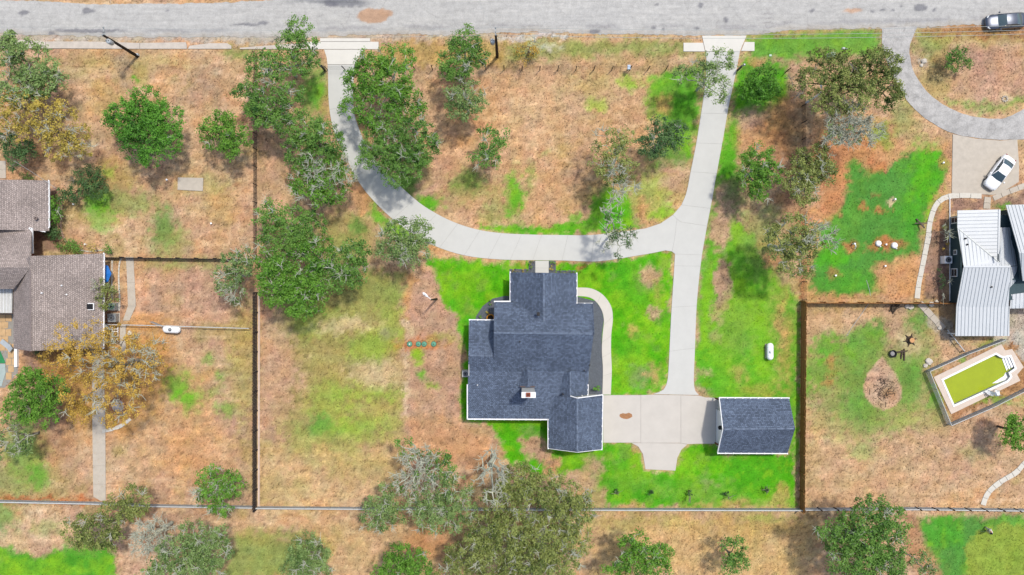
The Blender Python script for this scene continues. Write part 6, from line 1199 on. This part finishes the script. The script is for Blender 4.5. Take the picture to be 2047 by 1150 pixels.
# faces +x; feet apart in y, knees soft, torso bent forwards, both arms down to the club
B_ = [(0,0,.92),(.05,0,1.10),(.14,0,1.30),(.20,0,1.42),(.25,0,1.52),(.30,0,1.62),(.32,0,1.72), (.19,.17,1.38),(.27,.20,1.12),(.38,.06,.93),(.42,.02,.86),(.19,-.17,1.38),(.27,-.20,1.12),(.38,-.04,.93),(.42,-.01,.84), (0,.12,.88),(.07,.17,.50),(0,.20,.09),(.14,.21,.04),(0,-.12,.88),(.07,-.17,.50),(0,-.20,.09),(.14,-.21,.04)]
Eg = [(0,1),(1,2),(2,3),(3,4),(4,5),(5,6),(3,7),(7,8),(8,9),(9,10),(3,11),(11,12),(12,13),(13,14),(0,15),(15,16),(16,17),(17,18),(0,19),(19,20),(20,21),(21,22)]
Rd = [.15,.13,.15,.11,.06,.095,.075,.07,.05,.035,.035,.07,.05,.035,.035,.10,.06,.04,.035,.10,.06,.04,.035]
skin_body('body', B_, Eg, Rd, SKIN, person, 0, 2)
skin_body('shirt', [B_[i] for i in (0,1,2,3)]+[B_[7],(.25,.20,1.2),B_[11],(.25,-.20,1.2)], [(0,1),(1,2),(2,3),(3,4),(4,5),(3,6),(6,7)], [.19,.175,.20,.15,.105,.09,.105,.09], SHIRT, person, 1, 2)
skin_body('trousers', [B_[0],B_[15],B_[16],(0,.195,.13),B_[19],B_[20],(0,-.195,.13)], [(0,1),(1,2),(2,3),(0,4),(4,5),(5,6)], [.185,.14,.10,.075,.14,.10,.075], PANT, person, 0, 2)
for s_ in (1,-1): skin_body('shoe', [(-.06,s_*.2,.05),(.08,s_*.21,.05),(.2,s_*.215,.035)], [(0,1),(1,2)], [.05,.05,.035], SHOE, person, 1, 2)
hd = link('hair', MB().lathe([(.112,-.01),(.118,.04),(.10,.1),(.05,.135),(.01,.14)], 14).mesh('hair', HAIR, smooth=True), person, (.305,0,1.66), (0,.25,0)); link('cap_brim', MB().prism([(.06,-.09),(.06,.09),(.17,.06),(.2,0),(.17,-.06)], 0, .015).mesh('cap_brim', HAIR), person, (.33,0,1.665), (0,.35,0))
for k, y in enumerate((-.04,.04)): link('eye', MB().lathe([(.012,-.004),(.012,.004)], 6).mesh('eye', HAIR), person, (.395,y,1.655), (0,1.57,0))
link('nose', MB().lathe([(.016,0),(.004,.03)], 6).mesh('nose', SKIN), person, (.395,0,1.635), (0,1.57,0)); link('mouth', MB().box((0,0,0),(.008,.045,.01)).mesh('mouth', mat('lips',(180,110,100),.6,0,1,0)), person, (.392,0,1.595))
for s_ in (-1,1): link('ear', MB().lathe([(.025,-.008),(.02,.01)], 8).mesh('ear', SKIN), person, (.30,s_*.098,1.645), (1.57,0,0))
for s_, w_ in ((1,B_[10]),(-1,B_[14])):
    for f_ in range(5): a = Vector(w_)+Vector((.0,s_*.01,-.01*f_)); link('finger', MB().tube([a, a+Vector((.035,-s_*.015,-.012)), a+Vector((.045,-s_*.045,-.02)), a+Vector((.02,-s_*.055,-.022))], [.011,.010,.009,.007], 6).mesh('finger', SKIN, smooth=True), person)
pc_ = empty('golf_club', gp+Vector((-.42,-.14,0)), 'thin golf club held by the golfer on the green', 'golf club'); c_, s__ = math.cos(math.radians(200)), math.sin(math.radians(200)); G = lambda x, y, z: gp+Vector((x*c_-y*s__, x*s__+y*c_, z))
MB().tube([G(.44,0,.95), G(.85,0,.04)], .012, 6).build('shaft', STEEL, pc_); MB().box(G(.88,.0,.03), (.12,.06,.05)).build('club_head', DARKM, pc_); MB().tube([G(.41,0,1.0), G(.5,0,.82)], .017, 6).build('grip', DARKM, pc_)
